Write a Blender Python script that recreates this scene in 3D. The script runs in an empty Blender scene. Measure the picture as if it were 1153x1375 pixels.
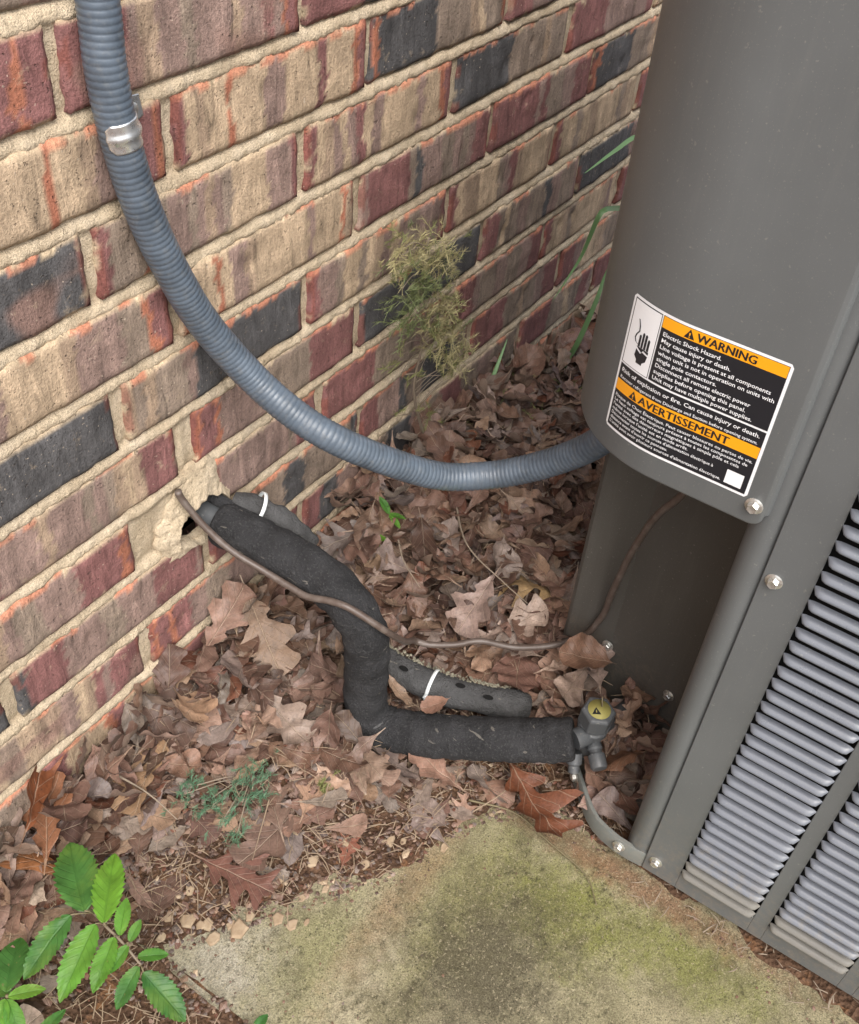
import bpy, math, random
from mathutils import Vector, Matrix, noise
random.seed(7)
R = math.radians
scene = bpy.context.scene
col = scene.collection

# ------------------------------------------------------------------ camera
cam_d = bpy.data.cameras.new('camera')
cam = bpy.data.objects.new('camera', cam_d); col.objects.link(cam)
fwd = Vector((0.63245188, 0.37595748, -0.67724485))
rgt = Vector((0.56412735, -0.82270594, 0.07010899))
up = rgt.cross(fwd)
cam.matrix_world = Matrix((
    (rgt.x, up.x, -fwd.x, -0.4549733),
    (rgt.y, up.y, -fwd.y, -0.58880764),
    (rgt.z, up.z, -fwd.z, 1.00192134),
    (0, 0, 0, 1)))
cam_d.sensor_fit = 'VERTICAL'; cam_d.sensor_height = 36.0
cam_d.lens = 1402.5 / 1375.0 * 36.0
cam_d.clip_start = 0.02; cam_d.clip_end = 300.0
scene.camera = cam

# ------------------------------------------------------------------ sky, sun, exposure
SUN_EL, SUN_AZ = R(52), R(222)          # overcast: a broad soft sun, high, from behind the camera's left
world = bpy.data.worlds.new('World'); scene.world = world; world.use_nodes = True
wn = world.node_tree; wn.nodes.clear()
w_out = wn.nodes.new('ShaderNodeOutputWorld'); w_bg = wn.nodes.new('ShaderNodeBackground')
w_sky = wn.nodes.new('ShaderNodeTexSky'); w_sky.sky_type = 'NISHITA'; w_sky.sun_disc = False
w_sky.sun_elevation = SUN_EL; w_sky.sun_rotation = SUN_AZ
w_sky.air_density = 1.0; w_sky.dust_density = 4.0; w_sky.ozone_density = 1.0
w_hs = wn.nodes.new('ShaderNodeHueSaturation'); w_hs.inputs['Saturation'].default_value = 0.50
wn.links.new(w_sky.outputs[0], w_hs.inputs['Color'])
wn.links.new(w_hs.outputs[0], w_bg.inputs['Color'])
w_bg.inputs['Strength'].default_value = 0.15
wn.links.new(w_bg.outputs[0], w_out.inputs['Surface'])
sun_d = bpy.data.lights.new('sun', 'SUN'); sun = bpy.data.objects.new('sun', sun_d); col.objects.link(sun)
sun_d.energy = 1.35; sun_d.angle = R(50); sun_d.color = (1.0, 0.955, 0.89)
sd = Vector((math.sin(SUN_AZ) * math.cos(SUN_EL), math.cos(SUN_AZ) * math.cos(SUN_EL), math.sin(SUN_EL)))
sun.rotation_euler = sd.to_track_quat('Z', 'Y').to_euler()
sun.location = (-3, -4, 6)
vs = scene.view_settings
vs.view_transform = 'Standard'; vs.look = 'None'; vs.gamma = 1.0; vs.use_curve_mapping = False
vs.exposure = 0.98

# ------------------------------------------------------------------ helpers
def tag(o, label=None, cat=None, group=None, kind=None):
    if label: o['label'] = label
    if cat: o['category'] = cat
    if group: o['group'] = group
    if kind: o['kind'] = kind
    return o

def empty(name, loc=(0, 0, 0)):
    o = bpy.data.objects.new(name, None); col.objects.link(o)
    o.location = loc; o.empty_display_size = 0.05
    return o

def link(name, me, parent=None, mat=None):
    o = bpy.data.objects.new(name, me); col.objects.link(o)
    if mat and not me.materials: me.materials.append(mat)
    if parent is not None:
        o.parent = parent
        o.location = Vector((0, 0, 0)) - parent.location if parent.type == 'EMPTY' else (0, 0, 0)
    return o

def mesh(name, v, f, smooth=True, cols=None, uvs=None, attr=None):
    me = bpy.data.meshes.new(name); me.from_pydata([tuple(p) for p in v], [], f)
    if smooth: me.polygons.foreach_set('use_smooth', [True] * len(me.polygons))
    if cols is not None:
        a = me.color_attributes.new('Col', 'FLOAT_COLOR', 'POINT')
        flat = []
        for c in cols: flat += [c[0], c[1], c[2], c[3] if len(c) > 3 else 1.0]
        a.data.foreach_set('color', flat)
    if uvs is not None:
        l = me.uv_layers.new(name='UVMap'); flat = []
        for lp in me.loops: flat += uvs[lp.vertex_index]
        l.data.foreach_set('uv', flat)
    me.update()
    return me

class MB:
    """collects vertices and faces of one part"""
    def __init__(s): s.v = []; s.f = []
    def add(s, v, f):
        b = len(s.v); s.v += [Vector(p) for p in v]; s.f += [tuple(i + b for i in q) for q in f]
    def box(s, a, b):
        (x0, y0, z0), (x1, y1, z1) = a, b
        s.add([(x0, y0, z0), (x1, y0, z0), (x1, y1, z0), (x0, y1, z0), (x0, y0, z1), (x1, y0, z1), (x1, y1, z1), (x0, y1, z1)],
              [(0, 3, 2, 1), (4, 5, 6, 7), (0, 1, 5, 4), (1, 2, 6, 5), (2, 3, 7, 6), (3, 0, 4, 7)])
    def tube(s, pts, r, n=12, cap=True, rfun=None, nfun=None):
        pts = [Vector(p) for p in pts]; rings = []
        t0 = (pts[1] - pts[0]).normalized()
        ref = Vector((0, 0, 1)) if abs(t0.z) < 0.9 else Vector((1, 0, 0))
        x = t0.cross(ref).normalized(); b = len(s.v)
        for i, p in enumerate(pts):
            t = (pts[min(i + 1, len(pts) - 1)] - pts[max(i - 1, 0)]).normalized()
            x = (x - t * x.dot(t)).normalized(); y = t.cross(x)
            rr = rfun(i) if rfun else (r[i] if isinstance(r, (list, tuple)) else r)
            for k in range(n):
                a = 2 * math.pi * k / n
                q = p + (x * math.cos(a) + y * math.sin(a)) * rr
                if nfun: q = nfun(q, (q - p).normalized())
                s.v.append(q)
        for i in range(len(pts) - 1):
            for k in range(n):
                k2 = (k + 1) % n
                s.f.append((b + i * n + k, b + i * n + k2, b + (i + 1) * n + k2, b + (i + 1) * n + k))
        if cap:
            s.f.append(tuple(b + k for k in range(n))[::-1])
            e = b + (len(pts) - 1) * n; s.f.append(tuple(e + k for k in range(n)))
    def lathe(s, base, axis, prof, n=20, seg=None):
        """prof = list of (radius, height); seg=6 gives a hexagonal section"""
        axis = Vector(axis).normalized(); base = Vector(base)
        ref = Vector((0, 1, 0)) if abs(axis.y) < 0.9 else Vector((1, 0, 0))
        x = axis.cross(ref).normalized(); y = axis.cross(x); b = len(s.v); m = seg or n
        for (r, h) in prof:
            for k in range(m):
                a = 2 * math.pi * k / m
                s.v.append(base + axis * h + (x * math.cos(a) + y * math.sin(a)) * r)
        for i in range(len(prof) - 1):
            for k in range(m):
                k2 = (k + 1) % m
                s.f.append((b + i * m + k, b + i * m + k2, b + (i + 1) * m + k2, b + (i + 1) * m + k))
        s.f.append(tuple(b + k for k in range(m))[::-1])
        e = b + (len(prof) - 1) * m; s.f.append(tuple(e + k for k in range(m)))
    def grid(s, nu, nv, fn):
        b = len(s.v)
        for i in range(nu + 1):
            for j in range(nv + 1): s.v.append(Vector(fn(i / nu, j / nv)))
        w = nv + 1
        for i in range(nu):
            for j in range(nv):
                s.f.append((b + i * w + j, b + (i + 1) * w + j, b + (i + 1) * w + j + 1, b + i * w + j + 1))
    def build(s, name, mat, parent=None, smooth=True, bevel=0, sharp=None):
        me = mesh(name, s.v, s.f, smooth)
        o = link(name, me, parent, mat)
        if bevel:
            m = o.modifiers.new('bevel', 'BEVEL'); m.width = bevel; m.segments = 2; m.limit_method = 'ANGLE'; m.angle_limit = R(35)
        if sharp:
            import bmesh
            bm = bmesh.new(); bm.from_mesh(me)
            for e in bm.edges:
                if len(e.link_faces) == 2 and e.calc_face_angle(0) > R(sharp): e.smooth = False
            bm.to_mesh(me); bm.free()
        return o

def spline(pts, n):
    """Catmull-Rom through pts, resampled to n points of equal arc length"""
    P = [Vector(p) for p in pts]; P = [P[0] * 2 - P[1]] + P + [P[-1] * 2 - P[-2]]; out = []
    for i in range(1, len(P) - 2):
        for k in range(24):
            t = k / 24; a, b, c, d = P[i - 1], P[i], P[i + 1], P[i + 2]
            out.append(0.5 * ((2 * b) + (c - a) * t + (2 * a - 5 * b + 4 * c - d) * t * t + (3 * b - a - 3 * c + d) * t ** 3))
    out.append(P[-2])
    L = [0.0]
    for i in range(1, len(out)): L.append(L[-1] + (out[i] - out[i - 1]).length)
    res = []; j = 0
    for k in range(n):
        s = L[-1] * k / (n - 1)
        while j < len(L) - 2 and L[j + 1] < s: j += 1
        t = (s - L[j]) / max(1e-9, L[j + 1] - L[j]); res.append(out[j].lerp(out[j + 1], min(1, max(0, t))))
    return res, L[-1]

def N(x, y=0.0, z=0.0): return noise.noise(Vector((x, y, z)))
def sstep(a, b, x):
    t = max(0.0, min(1.0, (x - a) / (b - a))); return t * t * (3 - 2 * t)

# ------------------------------------------------------------------ materials
def mat(name, base, rough=0.6, metal=0.0, spec=0.5):
    m = bpy.data.materials.new(name); m.use_nodes = True; nt = m.node_tree
    b = nt.nodes['Principled BSDF']
    b.inputs['Base Color'].default_value = (*base, 1); b.inputs['Roughness'].default_value = rough
    b.inputs['Metallic'].default_value = metal; b.inputs['Specular IOR Level'].default_value = spec
    return m, nt, b
def nd(nt, t, **kw):
    n = nt.nodes.new(t)
    for k, v in kw.items():
        if k in n.inputs: n.inputs[k].default_value = v
        else: setattr(n, k, v)
    return n
def coords(nt, kind='Object', scale=(1, 1, 1)):
    if kind == 'World': s = nd(nt, 'ShaderNodeNewGeometry').outputs['Position']
    else: s = nd(nt, 'ShaderNodeTexCoord').outputs[kind]
    mp = nd(nt, 'ShaderNodeMapping'); mp.inputs['Scale'].default_value = scale
    nt.links.new(s, mp.inputs['Vector']); return mp.outputs[0]
def noise_tex(nt, vec, scale, detail=4, rough=0.55, dist=0.0):
    n = nd(nt, 'ShaderNodeTexNoise', Scale=scale, Detail=detail, Roughness=rough, Distortion=dist)
    nt.links.new(vec, n.inputs['Vector']); return n.outputs['Fac']
def ramp(nt, fac, stops, interp='LINEAR'):
    r = nd(nt, 'ShaderNodeValToRGB'); r.color_ramp.interpolation = interp
    e = r.color_ramp.elements
    while len(e) < len(stops): e.new(0.5)
    for i, (p, c) in enumerate(stops):
        e[i].position = p; e[i].color = (*c, 1) if isinstance(c, (tuple, list)) else (c, c, c, 1)
    nt.links.new(fac, r.inputs[0]); return r.outputs[0]
def mix(nt, fac, a, b, mode='MIX'):
    m = nd(nt, 'ShaderNodeMix', data_type='RGBA', blend_type=mode)
    if isinstance(fac, (int, float)): m.inputs[0].default_value = fac
    else: nt.links.new(fac, m.inputs[0])
    for i, s in ((6, a), (7, b)):
        if isinstance(s, (tuple, list)): m.inputs[i].default_value = (*s, 1)
        else: nt.links.new(s, m.inputs[i])
    return m.outputs[2]
def bump(nt, b, h, strength, dist):
    n = nd(nt, 'ShaderNodeBump', Strength=strength, Distance=dist)
    nt.links.new(h, n.inputs['Height']); nt.links.new(n.outputs[0], b.inputs['Normal']); return n
def math_(nt, op, a, b=None):
    n = nd(nt, 'ShaderNodeMath', operation=op)
    for i, s in ((0, a), (1, b)):
        if s is None: continue
        if isinstance(s, (int, float)): n.inputs[i].default_value = s
        else: nt.links.new(s, n.inputs[i])
    return n.outputs[0]

# brick: vertex colour carries the flashed bands, noise gives drag streaks, grit and mortar haze
M_brick, nt, b = mat('brick', (.3, .2, .15), 0.82, spec=0.3)
vc = nd(nt, 'ShaderNodeVertexColor', layer_name='Col')
cw = coords(nt, 'World')
cs = coords(nt, 'World', (1, 1, .18))
streak = noise_tex(nt, cs, 95, 5, 0.65, 0.8)
grain = noise_tex(nt, cw, 420, 3, 0.7)
blot = noise_tex(nt, cw, 26, 4, 0.6, 0.6)
c1 = mix(nt, 1.0, vc.outputs[0], ramp(nt, streak, [(.27, .42), (.42, .90), (.55, 1.03), (.70, 1.36)]), 'MULTIPLY')
c2 = mix(nt, 1.0, c1, ramp(nt, blot, [(.3, .80), (.7, 1.16)]), 'MULTIPLY')
c3 = mix(nt, 1.0, c2, ramp(nt, grain, [(.28, .72), (.5, 1.0), (.72, 1.2)]), 'MULTIPLY')
haze = ramp(nt, noise_tex(nt, cw, 60, 5, 0.7, 0.4), [(.60, 0.0), (.72, .55)])
c4 = mix(nt, haze, c3, (.42, .33, .23))
speck = ramp(nt, noise_tex(nt, cw, 330, 1, 0.4), [(.745, 0.0), (.76, .55)])
c5 = mix(nt, speck, c4, (.55, .46, .36))
pit = ramp(nt, noise_tex(nt, cw, 240, 2, .55), [(.27, 1.0), (.34, 0.0)])
c5 = mix(nt, math_(nt, 'MULTIPLY', pit, .45), c5, (.06, .045, .038))
nt.links.new(c5, b.inputs['Base Color'])
hsum = math_(nt, 'ADD', math_(nt, 'MULTIPLY', streak, .9), math_(nt, 'MULTIPLY', grain, .55))
hsum = math_(nt, 'SUBTRACT', hsum, math_(nt, 'MULTIPLY', pit, .5))
bump(nt, b, math_(nt, 'ADD', hsum, math_(nt, 'MULTIPLY', blot, .8)), 0.9, 0.0026)

M_mortar, nt, b = mat('mortar', (.5, .42, .3), 0.95, spec=0.1)
cw = coords(nt, 'World')
mg = noise_tex(nt, cw, 520, 3, 0.75); mb_ = noise_tex(nt, cw, 22, 5, 0.65)
c1 = ramp(nt, mb_, [(.25, (.42, .33, .225)), (.5, (.55, .45, .32)), (.75, (.63, .53, .40))])
c2 = mix(nt, 1.0, c1, ramp(nt, mg, [(.25, .62), (.5, 1.0), (.75, 1.18)]), 'MULTIPLY')
dirt = ramp(nt, noise_tex(nt, cw, 130, 2, 0.5), [(.66, 0.0), (.78, .6)])
nt.links.new(mix(nt, dirt, c2, (.16, .13, .09)), b.inputs['Base Color'])
bump(nt, b, math_(nt, 'ADD', mg, math_(nt, 'MULTIPLY', noise_tex(nt, cw, 140, 4, .7), 1.4)), 0.9, 0.0022)

M_dark, nt, b = mat('dark_cavity', (.012, .012, .012), 0.9, spec=0.1)
M_plainwall, nt, b = mat('upper_brickwork', (.26, .18, .14), 0.9)
cw = coords(nt, 'World')
bt = nd(nt, 'ShaderNodeTexBrick', Scale=1.0); bt.inputs['Color1'].default_value = (.27, .18, .13, 1); bt.inputs['Color2'].default_value = (.16, .09, .08, 1)
bt.inputs['Mortar'].default_value = (.5, .42, .3, 1); bt.inputs['Brick Width'].default_value = .254; bt.inputs['Row Height'].default_value = .0735; bt.inputs['Mortar Size'].default_value = .006
mp = nd(nt, 'ShaderNodeMapping'); mp.inputs['Rotation'].default_value = (R(90), 0, 0); nt.links.new(cw, mp.inputs['Vector'])
nt.links.new(mp.outputs[0], bt.inputs['Vector']); nt.links.new(bt.outputs[0], b.inputs['Base Color'])

def paint(name, base, rough, dust=0.0, dustcol=(.25, .2, .15), tone=0.06, dscale=240):
    m, nt, b = mat(name, base, rough, spec=0.5)
    cw = coords(nt, 'World')
    big = noise_tex(nt, cw, 9, 4, 0.6); fine = noise_tex(nt, cw, 700, 2, 0.5)
    c = mix(nt, 1.0, base, ramp(nt, big, [(.3, 1 - tone), (.7, 1 + tone)]), 'MULTIPLY')
    run = noise_tex(nt, coords(nt, 'World', (1, 1, .07)), 75, 5, .7, .3)
    c = mix(nt, ramp(nt, run, [(.52, 0.0), (.74, .08)]), c, (.27, .26, .235))
    c = mix(nt, ramp(nt, noise_tex(nt, cw, 900, 2, .5), [(.66, 0.0), (.74, .30)]), c, (.36, .345, .31))
    spots = ramp(nt, noise_tex(nt, cw, dscale, 2, 0.6), [(.68, 0.0), (.75, .35)])
    c = mix(nt, spots, c, (.30, .29, .26))
    if dust:
        h = nd(nt, 'ShaderNodeSeparateXYZ'); nt.links.new(nd(nt, 'ShaderNodeNewGeometry').outputs['Position'], h.inputs[0])
        low = ramp(nt, math_(nt, 'ADD', h.outputs[2], math_(nt, 'MULTIPLY', noise_tex(nt, cw, 30, 4, .6), .16)), [(.06, 1.0), (.22, 0.0)])
        pat = ramp(nt, noise_tex(nt, cw, 160, 5, .75), [(.45, 0.0), (.7, 1.0)])
        c = mix(nt, math_(nt, 'MULTIPLY', math_(nt, 'MULTIPLY', low, pat), dust), c, dustcol)
    nt.links.new(c, b.inputs['Base Color'])
    nt.links.new(math_(nt, 'ADD', ramp(nt, big, [(.3, rough - .06), (.7, rough + .08)]), math_(nt, 'MULTIPLY', run, .12)), b.inputs['Roughness'])
    bump(nt, b, math_(nt, 'ADD', math_(nt, 'MULTIPLY', fine, .35), math_(nt, 'MULTIPLY', noise_tex(nt, cw, 7, 2, .4), 9.0)), 0.10, 0.0006)
    return m
M_paint = paint('grey_paint', (.119, .127, .129), 0.36, 0.6)
M_panel = paint('grey_paint_dusty_shaded', (.078, .072, .063), 0.46, 0.95, (.21, .165, .115))  # dusty paint, its base also darkened to paint in shade of the recess
M_rim = paint('base_rim_paint', (.145, .155, .145), 0.45, 0.5)
M_slat_dusty = paint('grey_paint_muddy', (.150, .145, .130), 0.50, 0.3)
M_slat_skylit = paint('grey_paint_skylit', (.145, .157, .182), 0.26, 1.0, (.25, .21, .14))  # same cabinet paint, made lighter and bluer to paint in sky reflection on the slats
M_zinc, nt, b = mat('zinc', (.66, .66, .63), 0.30, 0.85)
cw = coords(nt, 'World'); nt.links.new(ramp(nt, noise_tex(nt, cw, 500, 3, .6), [(.3, .22), (.7, .5)]), b.inputs['Roughness'])
M_galv, nt, b = mat('galvanised', (.78, .81, .83), 0.25, 0.85)
cw = coords(nt, 'World'); nt.links.new(ramp(nt, noise_tex(nt, cw, 160, 4, .6), [(.3, .18), (.7, .42)]), b.inputs['Roughness'])

M_hose, nt, b = mat('conduit_plastic', (.105, .125, .150), 0.36, spec=0.55)
cw = coords(nt, 'World')
hb = noise_tex(nt, cw, 40, 5, .65)
c = mix(nt, 1.0, (.088, .112, .142), ramp(nt, hb, [(.3, .72), (.7, 1.25)]), 'MULTIPLY')
c = mix(nt, ramp(nt, noise_tex(nt, cw, 130, 5, .75), [(.52, 0.0), (.72, .30)]), c, (.24, .235, .215))
algae_z = nd(nt, 'ShaderNodeSeparateXYZ'); nt.links.new(nd(nt, 'ShaderNodeNewGeometry').outputs['Position'], algae_z.inputs[0])
alg = math_(nt, 'MULTIPLY', ramp(nt, algae_z.outputs[2], [(.300, 1.0), (.312, 0.0)]), ramp(nt, noise_tex(nt, cw, 28, 3, .6), [(.46, 0.0), (.62, .8)]))
c = mix(nt, alg, c, (.13, .16, .04))
nt.links.new(c, b.inputs['Base Color'])
nt.links.new(ramp(nt, noise_tex(nt, cw, 90, 4, .7), [(.3, .28), (.7, .5)]), b.inputs['Roughness'])
bump(nt, b, noise_tex(nt, cw, 260, 3, .6), .12, .001)

def foam(name, base):
    m, nt, b = mat(name, base, 0.88, spec=0.25)
    cw = coords(nt, 'World')
    sp = noise_tex(nt, cw, 460, 3, .75)
    c = mix(nt, 1.0, base, ramp(nt, noise_tex(nt, cw, 34, 5, .6), [(.3, .65), (.7, 1.4)]), 'MULTIPLY')
    c = mix(nt, ramp(nt, sp, [(.54, 0.0), (.68, .60)]), c, (.105, .103, .10))
    cr = noise_tex(nt, coords(nt, 'World', (.35, .22, 1.0)), 240, 2, .5, .6)
    c = mix(nt, ramp(nt, cr, [(.70, 0.0), (.735, .55)]), c, (.24, .22, .19))
    nt.links.new(c, b.inputs['Base Color'])
    bump(nt, b, math_(nt, 'ADD', sp, math_(nt, 'MULTIPLY', noise_tex(nt, cw, 150, 4, .7), 1.4)), 1.0, .0034)
    return m
M_foam = foam('black_foam', (.033, .033, .035))
M_foamgrey = foam('weathered_foam', (.085, .085, .086))
M_foamedge = foam('bleached_foam', (.30, .28, .21))
M_valve = paint('valve_grey', (.068, .073, .078), 0.42, 0.25)
M_wire, nt, b = mat('cable_brown', (.125, .082, .062), 0.42)
cw = coords(nt, 'World'); nt.links.new(mix(nt, ramp(nt, noise_tex(nt, cw, 60, 4, .7), [(.45, 0.0), (.75, .6)]), (.088, .064, .052), (.20, .17, .15)), b.inputs['Base Color'])
M_tie = mat('zip_tie', (.72, .76, .76), 0.4)[0]
M_white = mat('sticker_white', (.80, .81, .83), 0.35)[0]
M_black = mat('sticker_black', (.016, .017, .021), 0.33)[0]
M_orange = mat('sticker_orange', (.86, .36, .012), 0.35)[0]
M_yellow = mat('sticker_yellow', (.27, .24, .07), 0.7)[0]

def leafmat(name, attr):
    m, nt, b = mat(name, (.2, .12, .08), 0.50, spec=0.42)
    if attr: base = nd(nt, 'ShaderNodeVertexColor', layer_name='Col').outputs[0]
    else: base = nd(nt, 'ShaderNodeObjectInfo').outputs['Color']
    uv = nd(nt, 'ShaderNodeUVMap'); s = nd(nt, 'ShaderNodeSeparateXYZ'); nt.links.new(uv.outputs[0], s.inputs[0])
    U, V = s.outputs[0], s.outputs[1]
    av = math_(nt, 'ABSOLUTE', V)
    rib = ramp(nt, av, [(.010, .75), (.032, 0.0)])
    ph = math_(nt, 'FRACT', math_(nt, 'SUBTRACT', math_(nt, 'MULTIPLY', U, 7.0), math_(nt, 'MULTIPLY', av, 2.2)))
    side = ramp(nt, math_(nt, 'ABSOLUTE', math_(nt, 'SUBTRACT', ph, .5)), [(.02, .40), (.06, 0.0)])
    cw = coords(nt, 'World')
    mott = noise_tex(nt, cw, 70, 5, .65); fine = noise_tex(nt, cw, 380, 3, .6)
    c = mix(nt, 1.0, base, ramp(nt, mott, [(.28, .62), (.5, 1.0), (.74, 1.32)]), 'MULTIPLY')
    c = mix(nt, 1.0, c, ramp(nt, fine, [(.3, .82), (.7, 1.15)]), 'MULTIPLY')
    pale = mix(nt, .5, base, (.42, .33, .24))
    c = mix(nt, math_(nt, 'MAXIMUM', rib, side), c, pale)
    spots = ramp(nt, noise_tex(nt, cw, 210, 2, .5), [(.72, 0.0), (.76, .7)])
    c = mix(nt, spots, c, (.035, .025, .02))
    geo = nd(nt, 'ShaderNodeNewGeometry')
    c = mix(nt, geo.outputs['Backfacing'], c, mix(nt, .28, c, (.36, .29, .23)))
    nt.links.new(c, b.inputs['Base Color'])
    bump(nt, b, math_(nt, 'SUBTRACT', mott, math_(nt, 'MULTIPLY', math_(nt, 'MAXIMUM', rib, side), .5)), .8, .0022)
    return m
M_leaf = leafmat('dry_leaf', False)
M_leafs = leafmat('dry_leaf_mass', True)

def greenleaf(name, a, c_):
    m, nt, b = mat(name, a, 0.42, spec=0.4)
    oi = nd(nt, 'ShaderNodeObjectInfo')
    base = mix(nt, oi.outputs['Random'], a, c_)
    uv = nd(nt, 'ShaderNodeUVMap'); s = nd(nt, 'ShaderNodeSeparateXYZ'); nt.links.new(uv.outputs[0], s.inputs[0])
    U, V = s.outputs[0], s.outputs[1]; av = math_(nt, 'ABSOLUTE', V)
    rib = ramp(nt, av, [(.02, .8), (.05, 0.0)])
    ph = math_(nt, 'FRACT', math_(nt, 'SUBTRACT', math_(nt, 'MULTIPLY', U, 9.0), math_(nt, 'MULTIPLY', av, 2.6)))
    side = ramp(nt, math_(nt, 'ABSOLUTE', math_(nt, 'SUBTRACT', ph, .5)), [(.03, .45), (.10, 0.0)])
    cw = coords(nt, 'World')
    mt = noise_tex(nt, cw, 60, 4, .6)
    c = mix(nt, 1.0, base, ramp(nt, mt, [(.3, .75), (.7, 1.25)]), 'MULTIPLY')
    c = mix(nt, ramp(nt, noise_tex(nt, cw, 24, 4, .6), [(.50, 0.0), (.72, .55)]), c, (.20, .30, .05))
    c = mix(nt, ramp(nt, noise_tex(nt, cw, 260, 2, .5), [(.70, 0.0), (.75, .7)]), c, (.22, .20, .08))
    vein = math_(nt, 'MAXIMUM', rib, side)
    c = mix(nt, math_(nt, 'MULTIPLY', vein, .5), c, mix(nt, .5, base, (.03, .10, .02)))
    nt.links.new(c, b.inputs['Base Color'])
    bump(nt, b, math_(nt, 'SUBTRACT', mt, vein), .5, .0012)
    b.inputs['Subsurface Weight'].default_value = 0.0
    # thin leaf: part of the light goes through
    tr = nd(nt, 'ShaderNodeBsdfTranslucent'); nt.links.new(mix(nt, 1.0, c, (1.2, 1.3, .5), 'MULTIPLY'), tr.inputs[0])
    ms = nd(nt, 'ShaderNodeMixShader', Fac=0.35)
    nt.links.new(b.outputs[0], ms.inputs[1]); nt.links.new(tr.outputs[0], ms.inputs[2])
    nt.links.new(ms.outputs[0], nt.nodes['Material Output'].inputs['Surface'])
    return m
M_green = greenleaf('sapling_leaf', (.075, .215, .035), (.15, .33, .035))
M_greend = greenleaf('ground_leaf', (.045, .145, .032), (.07, .19, .042))
M_grass = mat('grass_blade', (.15, .27, .11), 0.45)[0]
M_stem = mat('stem', (.16, .13, .07), 0.7)[0]
M_twig = mat('twig', (.24, .19, .14), 0.8)[0]
M_straw = mat('straw', (.27, .20, .135), 0.8)[0]
M_needle_dry = mat('needle_dry', (.35, .31, .155), 0.7)[0]
M_needle_olive = mat('needle_olive', (.17, .18, .06), 0.7)[0]
M_needle_green = mat('needle_green', (.085, .17, .095), 0.6)[0]
M_needle_mid = mat('needle_mid', (.13, .155, .06), 0.6)[0]

M_soil, nt, b = mat('soil', (.16, .1, .065), 0.95, spec=0.1)
cw = coords(nt, 'World')
s1 = noise_tex(nt, cw, 18, 6, .7); s2 = noise_tex(nt, cw, 150, 5, .75)
c = ramp(nt, s1, [(.25, (.060, .035, .023)), (.5, (.118, .070, .045)), (.75, (.21, .118, .068))])
c = mix(nt, 1.0, c, ramp(nt, s2, [(.3, .5), (.5, 1.0), (.72, 1.45)]), 'MULTIPLY')
gr = nd(nt, 'ShaderNodeTexVoronoi', Scale=210.0); nt.links.new(cw, gr.inputs['Vector'])
c = mix(nt, ramp(nt, noise_tex(nt, cw, 55, 3, .6), [(.58, 0.0), (.72, .6)]), c, (.36, .18, .085))
nt.links.new(c, b.inputs['Base Color'])
bump(nt, b, math_(nt, 'ADD', s2, math_(nt, 'MULTIPLY', gr.outputs['Distance'], .8)), 1.0, .006)

M_slab, nt, b = mat('mossy_concrete', (.4, .4, .3), 0.93, spec=0.15)
cw = coords(nt, 'World')
big = noise_tex(nt, cw, 5.5, 5, .6, .5); mid = noise_tex(nt, cw, 22, 6, .7); fin = noise_tex(nt, cw, 620, 3, .9)
c = ramp(nt, big, [(.30, (.395, .35, .235)), (.5, (.325, .295, .18)), (.70, (.37, .325, .21))])
# pale bare concrete towards the slab's left corner, moss along the buried back edge, a dark damp patch
gx = nd(nt, 'ShaderNodeSeparateXYZ'); nt.links.new(nd(nt, 'ShaderNodeNewGeometry').outputs['Position'], gx.inputs[0])
def blob(x, y, rx, ry, amt, sc=14, ns=1.25):
    dx = math_(nt, 'DIVIDE', math_(nt, 'SUBTRACT', gx.outputs[0], x), rx); dy = math_(nt, 'DIVIDE', math_(nt, 'SUBTRACT', gx.outputs[1], y), ry)
    d = math_(nt, 'SQRT', math_(nt, 'ADD', math_(nt, 'MULTIPLY', dx, dx), math_(nt, 'MULTIPLY', dy, dy)))
    d = math_(nt, 'ADD', d, math_(nt, 'MULTIPLY', math_(nt, 'SUBTRACT', noise_tex(nt, cw, sc * 1.6, 9, .78), .5), ns * 2))
    return ramp(nt, d, [(.25, amt), (1.15, 0.0)])
c = mix(nt, blob(-.165, -.24, .07, .08, .85), c, (.42, .385, .31))
c = mix(nt, blob(-.09, -.36, .13, .05, .7), c, (.44, .39, .27))
c = mix(nt, blob(.015, -.385, .16, .055, .55, 18), c, (.215, .215, .065))
c = mix(nt, blob(.075, -.475, .075, .10, .72, 20), c, (.195, .21, .042))
c = mix(nt, blob(.105, -.60, .05, .12, .7, 22), c, (.19, .205, .045))
c = mix(nt, blob(-.11, -.30, .10, .05, .6, 24), c, (.25, .245, .115))
c = mix(nt, blob(-.025, -.440, .150, .110, .82, 24), c, (.095, .083, .056))
c = mix(nt, blob(.0, -.335, .16, .026, .5, 30), c, (.30, .185, .105))
c = mix(nt, blob(.146, -.52, .026, .26, .8, 34), c, (.23, .125, .075))
c = mix(nt, ramp(nt, mid, [(.34, .55), (.52, 0.0)]), c, (.13, .115, .065))
grit = ramp(nt, fin, [(.30, .38), (.5, 1.0), (.70, 1.55)])
c = mix(nt, 1.0, c, grit, 'MULTIPLY')
sp = ramp(nt, noise_tex(nt, cw, 120, 6, .85), [(.51, 0.0), (.62, .85)])
spm = ramp(nt, noise_tex(nt, cw, 17, 5, .7), [(.36, .25), (.60, 1.0)])
c = mix(nt, math_(nt, 'MULTIPLY', sp, spm), c, (.055, .048, .028))
pore = nd(nt, 'ShaderNodeTexVoronoi', Scale=260.0); nt.links.new(cw, pore.inputs['Vector'])
c = mix(nt, math_(nt, 'MULTIPLY', ramp(nt, pore.outputs['Distance'], [(.10, 1.0), (.26, 0.0)]), ramp(nt, mid, [(.40, .15), (.60, .95)])), c, (.05, .045, .03))
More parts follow.
